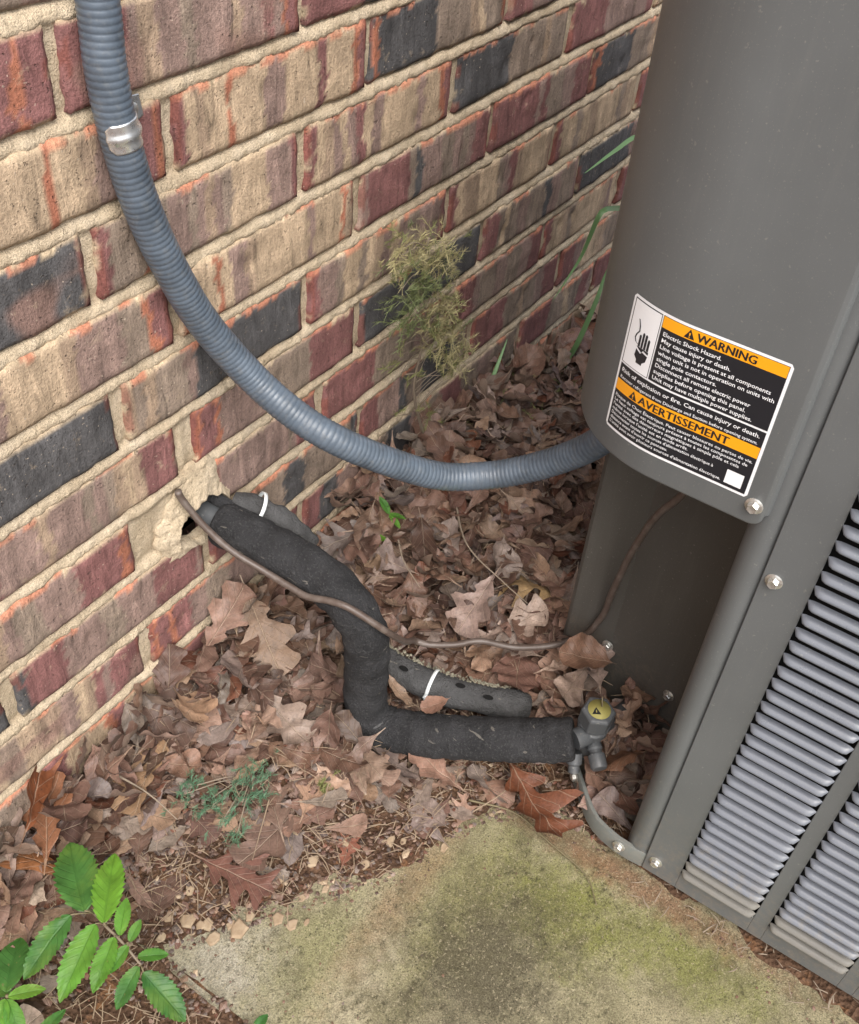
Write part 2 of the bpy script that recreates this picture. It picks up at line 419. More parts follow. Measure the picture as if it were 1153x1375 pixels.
lt = ramp(nt, noise_tex(nt, cw, 300, 3, .8), [(.58, 0.0), (.66, .75)])
c = mix(nt, lt, c, (.46, .40, .27))
nt.links.new(c, b.inputs['Base Color'])
bump(nt, b, math_(nt, 'ADD', fin, math_(nt, 'MULTIPLY', noise_tex(nt, cw, 110, 4, .7), 1.3)), .8, .003)

M_lawn, nt, b = mat('distant_ground', (.08, .09, .04), 0.95)
cw = coords(nt, 'World'); nt.links.new(ramp(nt, noise_tex(nt, cw, 3, 6, .7), [(.3, (.05, .065, .025)), (.7, (.14, .12, .06))]), b.inputs['Base Color'])
M_chip, nt, b = mat('stone_chip', (.52, .42, .28), 0.9)
cw = coords(nt, 'World'); nt.links.new(ramp(nt, noise_tex(nt, cw, 90, 4, .6), [(.3, (.24, .165, .10)), (.7, (.36, .28, .19))]), b.inputs['Base Color'])

# ------------------------------------------------------------------ ground: soil bank against the wall, concrete slab
BORDER = [(-.198, -.187), (-.165, -.198), (-.103, -.239), (-.054, -.275), (.001, -.309), (.072, -.334), (.114, -.350),
          (.148, -.385), (.163, -.435), (.166, -.500), (.160, -.560), (.154, -.640), (.148, -.720), (.140, -.80), (.13, -1.0), (.13, -2.4)]
POLY = BORDER + [(-.198, -2.4)]
def inside(x, y):
    c = False; j = len(POLY) - 1
    for i in range(len(POLY)):
        xi, yi = POLY[i]; xj, yj = POLY[j]
        if (yi > y) != (yj > y) and x < (xj - xi) * (y - yi) / (yj - yi) + xi: c = not c
        j = i
    return c
def bdist(x, y):
    best = 9.0
    for i in range(len(POLY)):
        ax, ay = POLY[i]; bx, by = POLY[(i + 1) % len(POLY)]
        dx, dy = bx - ax, by - ay; t = max(0, min(1, ((x - ax) * dx + (y - ay) * dy) / (dx * dx + dy * dy)))
        best = min(best, math.hypot(x - ax - t * dx, y - ay - t * dy))
    return -best if inside(x, y) else best
def soil_z(x, y):
    d = bdist(x, y) + .009 * N(x * 22, y * 22, 3) + .005 * N(x * 70, y * 70, 8)
    if d < 0: return max(-.05, d * .35)
    z = .10 * min(d, .5) + .34 * min(d, .36) ** 2
    z *= 1 - .55 * sstep(.45, 1.1, x)
    left = sstep(-.17, -.215, x) * sstep(-.08, -.20, y)
    z = z * (1 - left * .6) - .012 * left
    under = sstep(.14, .20, x) * sstep(-.42, -.50, y)
    z = z * (1 - under) + .004 * under
    return z + .004 * N(x * 14, y * 14, 1) + .0025 * N(x * 55, y * 55, 2)

def terrain():
    xs = [-40, -12, -5, -2.4, -1.2, -.8, -.6] ; x = -.5
    while x < 1.25: xs.append(round(x, 4)); x += .0075
    xs += [1.3, 1.5, 1.9, 2.6, 5, 12, 40]
    ys = [-40, -12, -5, -2.8, -2.0, -1.5, -1.2]; y = -1.0
    while y < .03: ys.append(round(y, 4)); y += .0075
    ys += [.06, .2]
    v = []; f = []
    for yy in ys:
        for xx in xs:
            far = max(0, abs(xx - .3) - 1.2) + max(0, -yy - 1.2)
            z = soil_z(xx, yy) if far < .01 else (soil_z(max(-.9, min(1.5, xx)), max(-1.2, yy)) * max(0, 1 - far) - .02 * min(1, far))
            v.append((xx, yy, z))
    w = len(xs)
    for j in range(len(ys) - 1):
        for i in range(w - 1): f.append((j * w + i, j * w + i + 1, (j + 1) * w + i + 1, (j + 1) * w + i))
    o = link('ground', mesh('ground', v, f), None, M_soil); tag(o, kind='structure')
terrain()
m = MB()
def slab_fn(u, v_):
    x = -.198 + u * 1.25; y = -1.6 + v_ * 1.45
    if u == 0: x += .0025 * N(y * 60, 1)
    return (x, y, .0012 * N(x * 9, y * 9) + (-.003 if u == 0 else 0))
m.grid(60, 70, slab_fn)
m.add([(-.199, -1.6, -.05), (-.199, -.15, -.05), (-.198, -.15, -.002), (-.198, -1.6, -.002)], [(0, 1, 2, 3)])
so = m.build('concrete_slab', M_slab); tag(so, kind='structure')
far = MB(); far.add([(-60, -60, -.035), (60, -60, -.035), (60, 60, -.035), (-60, 60, -.035)], [(0, 1, 2, 3)])
tag(far.build('lawn', M_lawn), kind='structure')

# ------------------------------------------------------------------ brick wall
HZ = .073551
PAL = {'T': (.46, .345, .235), 'P': (.275, .190, .160), 'R': (.225, .105, .098), 'O': (.38, .150, .092), 'D': (.090, .087, .088),
       'G': (.265, .205, .160), 'K': (.35, .255, .18)}
BR = {  # course, brick index -> bands from left to right as they lie in the photograph
 (-1, 0): 'GGGPGGPGGP', (-1, 1): 'RRPPRRP', (-1, -1): 'GGPGGP',
 (0, 0): 'RPRRRRRRRRROR', (0, 1): 'RRRRRPKKPPGPPPPKPPRPOR', (0, 2): 'RRRRDTTTTTKT', (0, 3): 'RRPPPRRP', (0, 4): 'RRPPR', (0, 5): 'TTKTT',
 (1, 0): 'TTOTTTTTTTOTTKPPRRO', (1, 1): 'RTKTTOTTTPPTTTTRTTTOR', (1, 2): 'ODDDDDDDGGGGGKTGGO', (1, 3): 'RRPPPPRRRP', (1, 4): 'TTRRPPR',
 (2, 0): 'DDDDDDDDDDDDDDD', (2, 1): 'RGGGOGGPPGPKPGTTTTPPPR', (2, 2): 'RTKPTPRTPTTTTTPTTOR', (2, 3): 'DDDDDDDDGGGGGKGGG', (2, 4): 'RRRRRPPPPPPPR', (2, 5): 'TTTTKT',
 (3, 0): 'GPGPTTTTKPPPGGOR', (3, 1): 'OTTTOTPPKTTTTTTTPTTTTOK', (3, 2): 'PRRRRRRGDPPPGGPGPRRR', (3, 3): 'RRRRRRPRGGPPRRR', (3, 4): 'ODDDDDGGGKTTT', (3, 5): 'RRPP',
 (4, 0): 'DDDDDDDDDDDDDDDDDD', (4, 1): 'KGKGGGPDDDDDDDDDDDDD', (4, 2): 'RPPGTTGTKPTPGGPPPR', (4, 3): 'RTKKTTTGPRKTTTTK', (4, 4): 'RTTGTKTTTTGKT', (4, 5): 'RRRRO',
 (5, 0): 'RRPPPPKPPPPGPGKTKRRRR', (5, 1): 'OROPPPPPGGGGGGRRRRRR', (5, 2): 'DDDDDDDDDDDDDDDDDD', (5, 3): 'RRGTGGPPGGGDPPGGGP', (5, 4): 'DDDDDDDDDPGGP', (5, 5): 'TTRRP',
 (6, 0): 'PPGKTKKPGGPPPRRRRO', (6, 1): 'PPPPPPPPPPPPPPPGPRRRRR', (6, 2): 'RRRRRRRGGGGGGPPPG', (6, 3): 'PRRRRPGGGPPGGGPPRRR', (6, 4): 'RTTKGTTTTTKPT', (6, 5): 'RRPKTTTG',
 (7, -1): 'GGKKTTPPRRDD', (7, 0): 'DRRRRPPPPGGPPPPRRRRRP', (7, 1): 'RPPGGGGGDDGGGGGGD', (7, 2): 'RRPPPDGGDDDDDGG', (7, 3): 'RRRRRRGGGKGGPPRRR', (7, 4): 'RRPTTTKGGTTT', (7, 5): 'RRRPP',
 (8, -1): 'TKTTKPPTTKTTO', (8, 0): 'KPKPTGGTTKKPPTKRPRRRR', (8, 1): 'ORORRPPGGGPPPGGRRRRR', (8, 2): 'RRDDPPPPPPGDDDDP', (8, 3): 'GGRRRGGPPGGGG', (8, 4): 'RRRRRGGGTGGRRP', (8, 5): 'RRRP',
 (9, -1): 'TTOTTKTTTGG', (9, 0): 'RRTKTTORTTTTTKPRRP', (9, 1): 'PRRPPPGGGPPRR', (9, 2): 'RRDGGPPPRR', (9, 3): 'RRGGPPRRGG', (9, 4): 'KKTTGG',
}
def joints(c):
    """x of the head joints of course c, brick index k lies between joint k-1 and joint k"""
    if c % 2 == 0: base, st = 0.0, .2535
    else: base, st = .089, .2553
    J = {k: base + k * st for k in range(-4, 8)}
    fix = {(0, 0): -.001, (0, 1): .253, (1, 0): .092, (1, 1): .348, (1, 2): .601, (2, 1): .252, (2, 2): .503, (2, 3): .76,
           (3, 0): .079, (3, 1): .335, (3, 2): .591, (3, 3): .844, (4, 0): .005, (4, 1): .254, (4, 2): .513, (4, 3): .763, (4, 4): 1.018,
           (5, 0): .079, (5, 1): .343, (5, 2): .599, (5, 3): .857, (6, 0): .004, (6, 1): .277, (6, 2): .525, (6, 3): .779, (6, 4): 1.016,
           (7, -1): -.164, (7, 0): .089, (7, 1): .351, (7, 2): .601, (7, 3): .848, (8, 0): -.009, (8, 1): .242, (8, 2): .49, (8, 3): .746, (8, 4): .987}
    for k in J:
        if (c, k) in fix: J[k] = fix[(c, k)]
        elif c not in range(0, 9): J[k] += random.uniform(-.004, .004)
    return J
HOLE = (.083, .261, .036, .028)         # centre x, z and half sizes of the opening for the pipes
wall = empty('brick_wall', (.4, 0, 0))
tag(wall, 'wall of flashed tan, maroon and charcoal bricks in sandy mortar behind the air conditioner', 'brick wall')

def brick(c, k, x0, x1, z0, z1, bands, fine, cut=None):
    L = x1 - x0; hgt = z1 - z0; sd = c * 17.3 + k * 5.7
    nx = max(6, int(L / (.0042 if fine else .02))); nz = 14 if fine else 4
    v = []; cols = []; f = []
    red = [PAL[ch] for ch in bands]
    nb = len(bands)
    dents = []
    if fine:
        for _ in range(random.choice((0, 0, 1, 1, 2))): dents.append((random.uniform(.15, .85), random.uniform(.25, .75), random.uniform(.008, .015), random.uniform(.0018, .0042)))
    yoff = random.uniform(-.0015, .0015); tl = random.uniform(-.0016, .0016)
    topmode = random.uniform(-.35, .35)
    for j in range(-1, nz + 2):
        for i in range(-1, nx + 2):
            fx = max(0, min(1, i / nx)); fz = max(0, min(1, j / nz))
            x = x0 + fx * L; z = z0 + fz * hgt
            ed = min(fx * L, (1 - fx) * L, fz * hgt, (1 - fz) * hgt)
            # wavy outline
            x += (.0022 * N(z * 60, sd, 1) + .001 * N(z * 190, sd, 7)) * (1 if fx in (0, 1) else 0)
            if j <= 0: z += .0016 * N(x * 40, sd, 2) + .001 * N(x * 160, sd, 8)
            if j >= nz: z += .0022 * N(x * 45, sd, 3) + .0012 * N(x * 150, sd, 9)
            y = yoff + tl * (fx - .5) + .0016 * N(x * 26, z * 26, sd) + .0008 * N(x * 75, z * 75, sd)
            for (dx, dz, dr, da) in dents:
                q = math.hypot((fx - dx) * L, ((fz - dz) * hgt) * .8) / dr
                if q < 1: y += da * (1 - q * q) ** 2 * (1 if q < .7 else 1)
            if ed < .003: y += .0020 * (1 - ed / .003) ** 2
            side = (i < 0 or i > nx or j < 0 or j > nz)
            if side: y = .022
            v.append((x, y, z))
            # colour
            p = fx * nb + .55 * N(z * 22, sd, fx * 5) + .45 * N(z * 110, x * 70, sd)
            bi = max(0, min(nb - 1, int(p)))
            if bands[bi] == 'O' and abs(p - bi - .5) > .30 + .25 * N(z * 60, sd, 2): bi = max(0, bi - 1) if (p - bi < .5 or bi == nb - 1) and bi > 0 else min(nb - 1, bi + 1)
            a = red[bi]
            q = .88 + .24 * (N(int(max(0, p)) * 3.1, sd, 4) + .5)
            cc = [a[0] * q, a[1] * q, a[2] * q]
            if fine and (c, k) == (2, 0) or (c, k) in ((8, 0), (0, 1)):
                t = sstep(.05, .35, N(x * 20, z * 30, sd)) * (.8 if fz < .6 else .2)
                cc = [cc[n_] * (1 - t) + (.26, .16, .13)[n_] * t for n_ in range(3)]
            # raw orange arris on the top edge, mortar smears elsewhere on it
            ez = (1 - fz) * hgt
            if ez < .0068:
                n_ = N(x * 24, sd, 6) + topmode
                tcol = (.50, .21, .125) if n_ > -.02 else (.50, .39, .26)
                t = .95 if ez < .002 else (.75 if N(x * 55, sd, 12) > 0.05 and n_ > -.05 else 0.0)
                cc = [cc[m_] * (1 - t) + tcol[m_] * t for m_ in range(3)]
            if min(fx, 1 - fx) * L < .006 and N(z * 30, sd, fx * 9) > -.1:
                t = .6; cc = [cc[m_] * (1 - t) + (.22, .07, .05)[m_] * t for m_ in range(3)]
            # mortar smears creeping onto the face
            sm = N(x * 55, z * 55, sd + 30) + .35 * N(x * 140, z * 140, sd) - ed * 55
            if sm > .30: t = min(1, (sm - .30) * 5); cc = [cc[m_] * (1 - t) + (.47, .37, .25)[m_] * t for m_ in range(3)]
            cols.append(tuple(cc))
    w = nx + 3
    for j in range(nz + 2):
        for i in range(nx + 2): f.append((j * w + i, j * w + i + 1, (j + 1) * w + i + 1, (j + 1) * w + i))
    if cut:
        keep = []
        for q in f:
            cx_ = sum(v[n_][0] for n_ in q) / 4; cz_ = sum(v[n_][2] for n_ in q) / 4
            if not cut(cx_, cz_): keep.append(q)
        f = keep
    me = mesh('brick', v, f, True, cols)
    return link('brick', me, wall, M_brick)

BED, HEAD = .0124, .0124
def in_hole(x, z, g=1.0): return ((x - HOLE[0]) / (HOLE[2] * g)) ** 2 + ((z - HOLE[1]) / (HOLE[3] * g)) ** 2 < 1
JOINTS = {}
GEN = ['TTKPTTTOT', 'RRPPPRRR', 'DDDDDDGG', 'GGPPTTKP', 'RTTPTTTR', 'PPGGPPRR', 'KKTTPPGG']
for c in range(-3, 11):
    zb = (9.5 - c) * HZ
    J = joints(c); ks = sorted(J); JOINTS[c] = J
    for k in ks[1:]:
        a, b_ = J[k - 1] + HEAD / 2 + random.uniform(-.0015, .0015), J[k] - HEAD / 2 + random.uniform(-.0015, .0015)
        if b_ < -.62 or a > 1.75: continue
        fine = -1 <= c <= 10 and b_ > -.3 and a < 1.2
        bands = BR.get((c, k)) or random.choice(GEN)
        cut = None
        if c == 6 and k == 1: a = .108; cut = lambda x, z: in_hole(x, z, 1.12)
        if c == 7 and k == 0: cut = lambda x, z: in_hole(x, z, 1.05)
        if c == 6 and k == 0: b_ -= .004
        if c == 5 and k == 0: b_ -= .012
        brick(c, k, a, b_, zb, zb + HZ - BED, bands, fine, cut)

# mortar: one weathered sheet behind the brick faces (struck joints: flush with the brick below, recessed under the brick above)
def mortar():
    rows = []                              # (z, depth)
    for c in range(10, -4, -1):
        zb = (9.5 - c) * HZ; zt = zb + HZ - BED
        rows += [(zb + .003, .0070), (zb + .009, .0050, c), (zb + .02, .0046, c), (zb + .035, .0044, c), (zt - .008, .0036, c), (zt - .002, .0030)]
        rows += [(zt - .001, .0012), (zt + .0025, .0006), (zt + .0065, .0018), (zt + .0095, .0042), (zt + .0120, .0075)]
    rows.sort(); nxx = 620; v = []; f = []; xa, xb = -.6, 1.75; nxx = 860
    HJ = {c: sorted(JOINTS[c].values()) for c in JOINTS}
    for row in rows:
        z = row[0]; d0 = row[1]
        for i in range(nxx + 1):
            x = xa + (xb - xa) * i / nxx
            zz = z + .0012 * N(x * 35, z * 40, 5); d = d0
            if len(row) > 2:                       # deep behind a brick, nearly flush in a head joint
                d = d0 + .012 * sstep(.009, .014, min(abs(x - j) for j in HJ[row[2]])) * (0 if -.03 < x < .13 and .2 < z < .34 else 1)
            v.append((x, d + .0020 * N(x * 50, z * 60, 3) + .0016 * N(x * 130, z * 130, 4) + .0011 * N(x * 330, z * 330, 6), zz))
    w = nxx + 1
    for j in range(len(rows) - 1):
        for i in range(nxx):
            q = (j * w + i, j * w + i + 1, (j + 1) * w + i + 1, (j + 1) * w + i)
            cx_ = v[q[0]][0]; cz_ = (v[q[0]][2] + v[q[3]][2]) / 2
            if not in_hole(cx_, cz_, 1.0): f.append(q)
    link('mortar', mesh('mortar', v, f), wall, M_mortar)
mortar()
# hand-smeared mortar collar round the pipe opening
def collar():
    m = MB(); nr, na = 26, 120
    def fn(u, a_):
        t = a_ * 2 * math.pi
        ca, sa = math.cos(t), math.sin(t)
        # reach of the smear in each direction (wide to the left and above, almost none to the lower right)
        reach = .011 + .014 * max(0, -ca) ** 3 + .038 * max(0, sa) ** 5 - .004 * max(0, ca)
        reach = max(.007, reach) * (1 + .30 * N(ca * 2.2, sa * 2.2, 9) + .25 * N(ca * 6, sa * 6, 4))
        hx, hz = HOLE[2] * (1.0 + .13 * N(ca * 3, sa * 3, 2)), HOLE[3] * (.92 + .16 * N(ca * 3, sa * 3, 5))
        x = HOLE[0] + ca * (hx + reach * u); z = HOLE[1] + sa * (hz + reach * u)
        thick = .0055 * (1 - u) ** 1.2 * (1 + .6 * N(x * 40, z * 40)) + .0022 - .0035 * u + .0022 * N(x * 75, z * 75, 1) + .0014 * N(x * 170, z * 170, 1) + .0010 * N(x * 420, z * 420, 1)
        y = -thick
        if u == 0: y = .014
        if u >= .999: y = .006
        return (x, y, z)
    m.grid(nr, na, fn); m.build('mortar_collar', M_mortar, wall)
collar()
m = MB()
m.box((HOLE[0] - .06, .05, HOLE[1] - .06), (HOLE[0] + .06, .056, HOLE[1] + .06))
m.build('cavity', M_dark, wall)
# wall above and to the sides of the frame, as one plain brickwork skin
m = MB(); m.box((-6, .0, 12.5 * HZ + HZ), (9, .09, 3.0)); m.box((-6, 0, -.3), (-.66, .09, 13.5 * HZ)); m.box((1.76, 0, -.3), (9, .09, 13.5 * HZ)); m.box((-.66, .058, -.3), (1.76, .09, 13.5 * HZ))
m.build('surrounding_brickwork', M_plainwall, wall, smooth=False)

# ------------------------------------------------------------------ condenser (outdoor air conditioner)
ac = empty('air_conditioner', (.5, -.6, .015))
tag(ac, 'dark grey outdoor air conditioner with louvred sides and curved corner cover on the slab', 'air conditioner')
XA, TOP, YF = .159, .95, -1.05
COLS = [(-.5565, -.6345), (-.6495, -.7275), (-.7425, -.8205), (-.8355, -.9135), (-.9285, -1.0065)]
Z0, PITCH = .0465, .01535
NS = 55
ZT = Z0 + NS * PITCH
m = MB()
def plate(y0, y1, z0, z1): m.box((XA, min(y0, y1), z0), (XA + .0012, max(y0, y1), z1))
edges = [-.5195] + [e for c_ in COLS for e in c_] + [YF]
for i in range(0, len(edges), 2): plate(edges[i], edges[i + 1], .014, TOP)
for (a, b_) in COLS:
    plate(a, b_, .014, Z0 - .0035); plate(a, b_, ZT, TOP)
m.box((XA + .0012, -.5205, .014), (XA + .022, -.5193, TOP))          # folded edge beside the post
m.box((XA + .0012, YF, .014), (XA + .025, -.5205, .0152))
lp = m.build('louvre_panel', M_paint, ac, smooth=False, bevel=.0006)
# slats: pressed fins, rounded lip, ends turned back into the sheet
def slat_mesh(w, name):
    m = MB(); n = 26
    prof = [(.0010, .0046), (-.0008, .0043), (-.0033, .0035), (-.0055, .0015), (-.0063, .0001), (-.0060, -.0011), (-.0048, -.0020)]
    def fn(u, v_):
        y = -w * u
        e = min(u, 1 - u) * w / .0075
        s = math.sqrt(max(0, 1 - (1 - e) ** 2)) if e < 1 else 1
        k = v_ * (len(prof) - 1); i = min(len(prof) - 2, int(k)); t = k - i
        d = prof[i][0] * (1 - t) + prof[i + 1][0] * t; z = prof[i][1] * (1 - t) + prof[i + 1][1] * t
        return (d * s + .0003 * (1 - s), y, z * (.35 + .65 * s) + .0022 * (1 - s))
    m.grid(n, 12, fn)
    return mesh(name, m.v, m.f)
sm = slat_mesh(.078, 'slat'); sm.materials.append(M_slat_skylit)
smd = slat_mesh(.078, 'slat'); smd.materials.append(M_slat_dusty)
rest = MB()
for ci, (a, b_) in enumerate(COLS):
    for i in range(NS):
        z = Z0 + i * PITCH
        if ci < 3 and (ci < 2 or i < 40):
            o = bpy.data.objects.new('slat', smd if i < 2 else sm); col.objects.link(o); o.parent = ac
            o.location = Vector((XA - .0002, a, z)) - ac.location
            o.rotation_euler = (random.uniform(-.004, .004), random.uniform(-.05, .05), 0)
        else:
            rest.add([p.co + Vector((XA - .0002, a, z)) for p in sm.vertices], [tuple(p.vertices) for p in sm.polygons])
o = rest.build('slat_rows', M_slat_skylit, ac); o['kind'] = 'stuff'
m = MB()
for (a, b_) in COLS: m.box((XA + .014, b_ - .002, .03), (XA + .018, a + .002, ZT + .01))
m.build('dark_backing', M_dark, ac, smooth=False)  # near-black sheet that paints the darkness seen through the louvre gaps
# corner post
m = MB(); n = 16
def post_fn(u, v_):
    z = .016 + v_ * (TOP - .02); r = .0160
    if u < .12: t = u / .12; return (.30 * (1 - t) + .176 * t, -.494, z)
    if u > .93: return (.20, -.5262, z)
    a = math.pi * (u - .12) / .81
    return (.176 - r * math.sin(a), -.510 + r * math.cos(a), z)
m.grid(30, 6, post_fn); m.build('corner_post', M_paint, ac)
# recessed service panel
path = [(.300, -.4945), (.3265, -.385), (.3285, -.377), (.3265, -.368), (.3250, -.324), (.3285, -.3195), (.36, -.3195), (.95, -.3195)]
m = MB()
def sp_fn(u, v_):
    k = u * (len(path) - 1); i = min(len(path) - 2, int(k + 1e-9)); t = k - i
    return (path[i][0] * (1 - t) + path[i + 1][0] * t, path[i][1] * (1 - t) + path[i + 1][1] * t, .012 + v_ * .90)
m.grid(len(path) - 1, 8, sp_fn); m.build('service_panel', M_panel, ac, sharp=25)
# curved cover over the corner
CR = .1045; CX, CY = XA - .0045 + CR, -.42
cpath = [(.190, -.5088), (.166, -.5088), (.1585, -.5080), (.1553, -.5060), (.1545, -.5030)]
cpath += [(XA - .0045, -.5030 + (CY + .5030) * t / 6) for t in range(1, 7)]
for t in range(1, 25):
    a = math.pi / 2 * t / 24; cpath.append((CX - CR * math.cos(a), CY + CR * math.sin(a)))
cpath += [(CX + .05, CY + CR), (.95, CY + CR)]
cl = [0.0]
for i in range(1, len(cpath)): cl.append(cl[-1] + math.hypot(cpath[i][0] - cpath[i - 1][0], cpath[i][1] - cpath[i - 1][1]))
def cover_pt(s):
    i = 0
    while i < len(cl) - 2 and cl[i + 1] < s: i += 1
    t = (s - cl[i]) / (cl[i + 1] - cl[i])
    return cpath[i][0] + (cpath[i + 1][0] - cpath[i][0]) * t, cpath[i][1] + (cpath[i + 1][1] - cpath[i][1]) * t
CZ = .4945
S5 = cl[4]
m = MB(); NSG = len(cpath) - 1
def zbot(s):
    r = .011                                  # rounded lower corner by the post
    d = s - (S5 - .003)
    return CZ + (r - math.sqrt(max(0, r * r - (r - min(r, max(0, d))) ** 2)) if d < r else 0)
ss = []
for i in range(len(cl)):
    ss.append(cl[i])
ss += [S5 - .003 + .0009 * q for q in range(0, 14)]; ss = sorted(set(round(q, 5) for q in ss))
b0 = len(m.v); rows_ = 5
for s in ss:
    x, y = cover_pt(s); zb = zbot(s)
    x2, y2 = cover_pt(min(s + .001, cl[-1])); x1_, y1_ = cover_pt(max(s - .001, 0))
    t = Vector((x2 - x1_, y2 - y1_, 0)).normalized(); nrm = Vector((t.y, -t.x, 0))   # inward
    if (Vector((CX + .2, -.6, 0)) - Vector((x, y, 0))).dot(nrm) < 0: nrm = -nrm
    for (zz, off) in ((TOP, 0), (.7, 0), (zb + .0022, 0), (zb + .0006, .0004), (zb, .0014), (zb + .001, .010)):
        m.v.append(Vector((x, y, zz)) + nrm * off)
for i in range(len(ss) - 1):
    for j in range(rows_): a_ = i * 6 + j; m.f.append((a_, a_ + 6, a_ + 7, a_ + 1))
m.build('corner_cover', M_paint, ac, sharp=50)
# base pan rim
rim = [(.1660, -.530, .0), (.1600, -.517, 0), (.1585, -.500, 0), (.1595, -.482, 0), (.1660, -.458, 0), (.178, -.441, 0), (.192, -.427, 0), (.217, -.402, 0), (.250, -.372, 0), (.30, -.335, 0), (.36, -.315, 0), (.9, -.315, 0)]
rp, _ = spline(rim, 60)
m = MB()
def rim_fn(u, v_):
    p = rp[min(59, int(round(u * 59)))]; k = int(round(v_ * 5))
    d, z = [(.0, .012), (.0, .0355), (.0006, .0362), (.0042, .0362), (.0048, .0355), (.0048, .012)][k]
    i = min(59, int(round(u * 59))); t = (rp[min(59, i + 1)] - rp[max(0, i - 1)]).normalized()
    nrm = Vector((-t.y, t.x, 0)); 
    if nrm.dot(Vector((.45, -.6, 0)) - p) < 0: nrm = -nrm
    return (p.x + nrm.x * d, p.y + nrm.y * d, z)
m.grid(59, 5, rim_fn); m.build('base_rim', M_rim, ac, sharp=45)
m = MB(); m.add([(.2, -.51, .017), (.9, -.51, .017), (.9, -.33, .017), (.34, -.33, .017), (.2, -.42, .017)], [(0, 1, 2, 3, 4)])
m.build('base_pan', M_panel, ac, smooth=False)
m = MB()
for (fx, fy) in ((.215, -.62), (.215, -.93), (.63, -.92)):
    m = MB(); m.box((fx - .03, fy - .03, .0015), (fx + .03, fy + .03, .0138)); m.build('foot', M_dark, ac, smooth=False)
m = MB(); m.box((.95, YF, .014), (.953, -.32, TOP)); m.box((.16, YF - .001, .014), (.95, YF, TOP))
m.build('far_panel', M_paint, ac, smooth=False)
m = MB(); m.box((.145, YF - .015, TOP), (.97, -.30, TOP + .03)); m.build('top_cap', M_paint, ac, smooth=False, bevel=.01)
# hex washer screws
def screw(p, axis, r=.0046):
    m = MB(); m.lathe(p, axis, [(r * 1.45, -.0005), (r * 1.5, .0006), (r * 1.2, .0014), (r * .98, .0016)], 18)
    m.lathe(p, axis, [(r * .95, .0012), (r, .0022), (r, .0046), (r * .8, .0054), (r * .5, .0050)], seg=6)
    return m.build('screw', M_zinc, ac, sharp=35)
for p, a in [((.1545, -.4965, .5125), (-1, 0, 0)), ((XA, -.5290, .451), (-1, 0, 0)), ((XA, -.5305, .0365), (-1, 0, 0)), ((.1583, -.4905, .0260), (-1, -.05, 0)),
             ((.3085, -.4600, .1), (-1, .2, 0)), ((.3265, -.3745, .105), (-1, 0, 0)), ((.205, -.414, .026), (-.75, .66, 0))]: screw(p, a)

# ---- warning label on the cover
SR = S5 + .0135                              # distance along the cover of the label's right edge
LW, LH = .1235, .1150
LZ = .5165
def lab(u, v_, lift):
    """u: 0 left .. 1 right, v: 0 top .. 1 bottom of the label -> point on the cover"""
    s = SR + LW * (1 - u); x, y = cover_pt(s)
    x2, y2 = cover_pt(s + .001); x1_, y1_ = cover_pt(s - .001)
    t = Vector((x2 - x1_, y2 - y1_, 0)).normalized(); nrm = Vector((-t.y, t.x, 0))
    if nrm.x > 0 and abs(nrm.x) > .2 or nrm.y < -.2: nrm = -nrm
    return Vector((x, y, LZ + LH * (1 - v_))) + nrm * lift
label = None
def lpatch(name, u0, v0, u1, v1, lift, mt, parent, rad=0.0):
    m = MB(); nu = max(2, int((u1 - u0) * 40))
    def fn(a, b_):
        u = u0 + (u1 - u0) * a
        top, bot = v0, v1
        if rad:
            d = min(a, 1 - a) * (u1 - u0) * LW
            if d < rad: k = (rad - math.sqrt(max(0, rad * rad - (rad - d) ** 2))) / LH; top += k; bot -= k
        return lab(u, top + (bot - top) * b_, lift)
    if rad: nu = 64
    m.grid(nu, 2, fn); return m.build(name, mt, parent)
label = lpatch('warning_label', 0, 0, 1, 1, .0004, M_white, ac, rad=.0025)
label['label'] = 'black, white and orange electric shock warning label'
label.parent = ac
P_ = label
def kid(o): 
    o.parent = label; o.location = (0, 0, 0); return o
def lp2(name, *a): return kid(lpatch(name, *a, None))
lp2('ink', .018, .018, .232, .482, .0006, M_black)
lp2('ink', .024, .025, .228, .478, .0007, M_white)
lp2('ink', .240, .018, .982, .480, .0006, M_black)
lp2('ink', .018, .494, .982, .980, .0006, M_black)
lp2('band', .243, .021, .979, .098, .0007, M_orange)
lp2('band', .020, .610, .980, .694, .0007, M_orange)
lp2('blank_patch', .845, .850, .950, .955, .0007, M_white)
def text(body, u, v_, size, mt, maxw=None, bold=.0, name='lettering', lift=.0010):
    """flat print: u,v of the left end of the base line, size in label heights"""
    cu = bpy.data.curves.new('t', 'FONT'); cu.body = body; cu.size = 1.0; cu.resolution_u = 2; cu.offset = bold
    ob = bpy.data.objects.new('t', cu); col.objects.link(ob)
    dg = bpy.context.evaluated_depsgraph_get(); dg.update()
    me = bpy.data.meshes.new_from_object(ob.evaluated_get(dg))
    bpy.data.objects.remove(ob)
    xs = [p.co.x for p in me.vertices]
    if not xs: return
    w = max(xs); k = size * LH / LW
    if maxw: k = maxw / w
    for p in me.vertices:
        q = lab(u + p.co.x * k, v_ - p.co.y * size, lift); p.co = q
    me.name = name
    me.materials.clear(); me.materials.append(mt)
    o = bpy.data.objects.new(name, me); col.objects.link(o); kid(o); return o
for sh in (-.0022, 0, .0022):
    text('WARNING', .460 + sh, .086, .078, M_black, maxw=.345, lift=.0010 + sh * .02)
    text('AVERTISSEMENT', .215 + sh, .682, .082, M_black, maxw=.585, lift=.0010 + sh * .02)
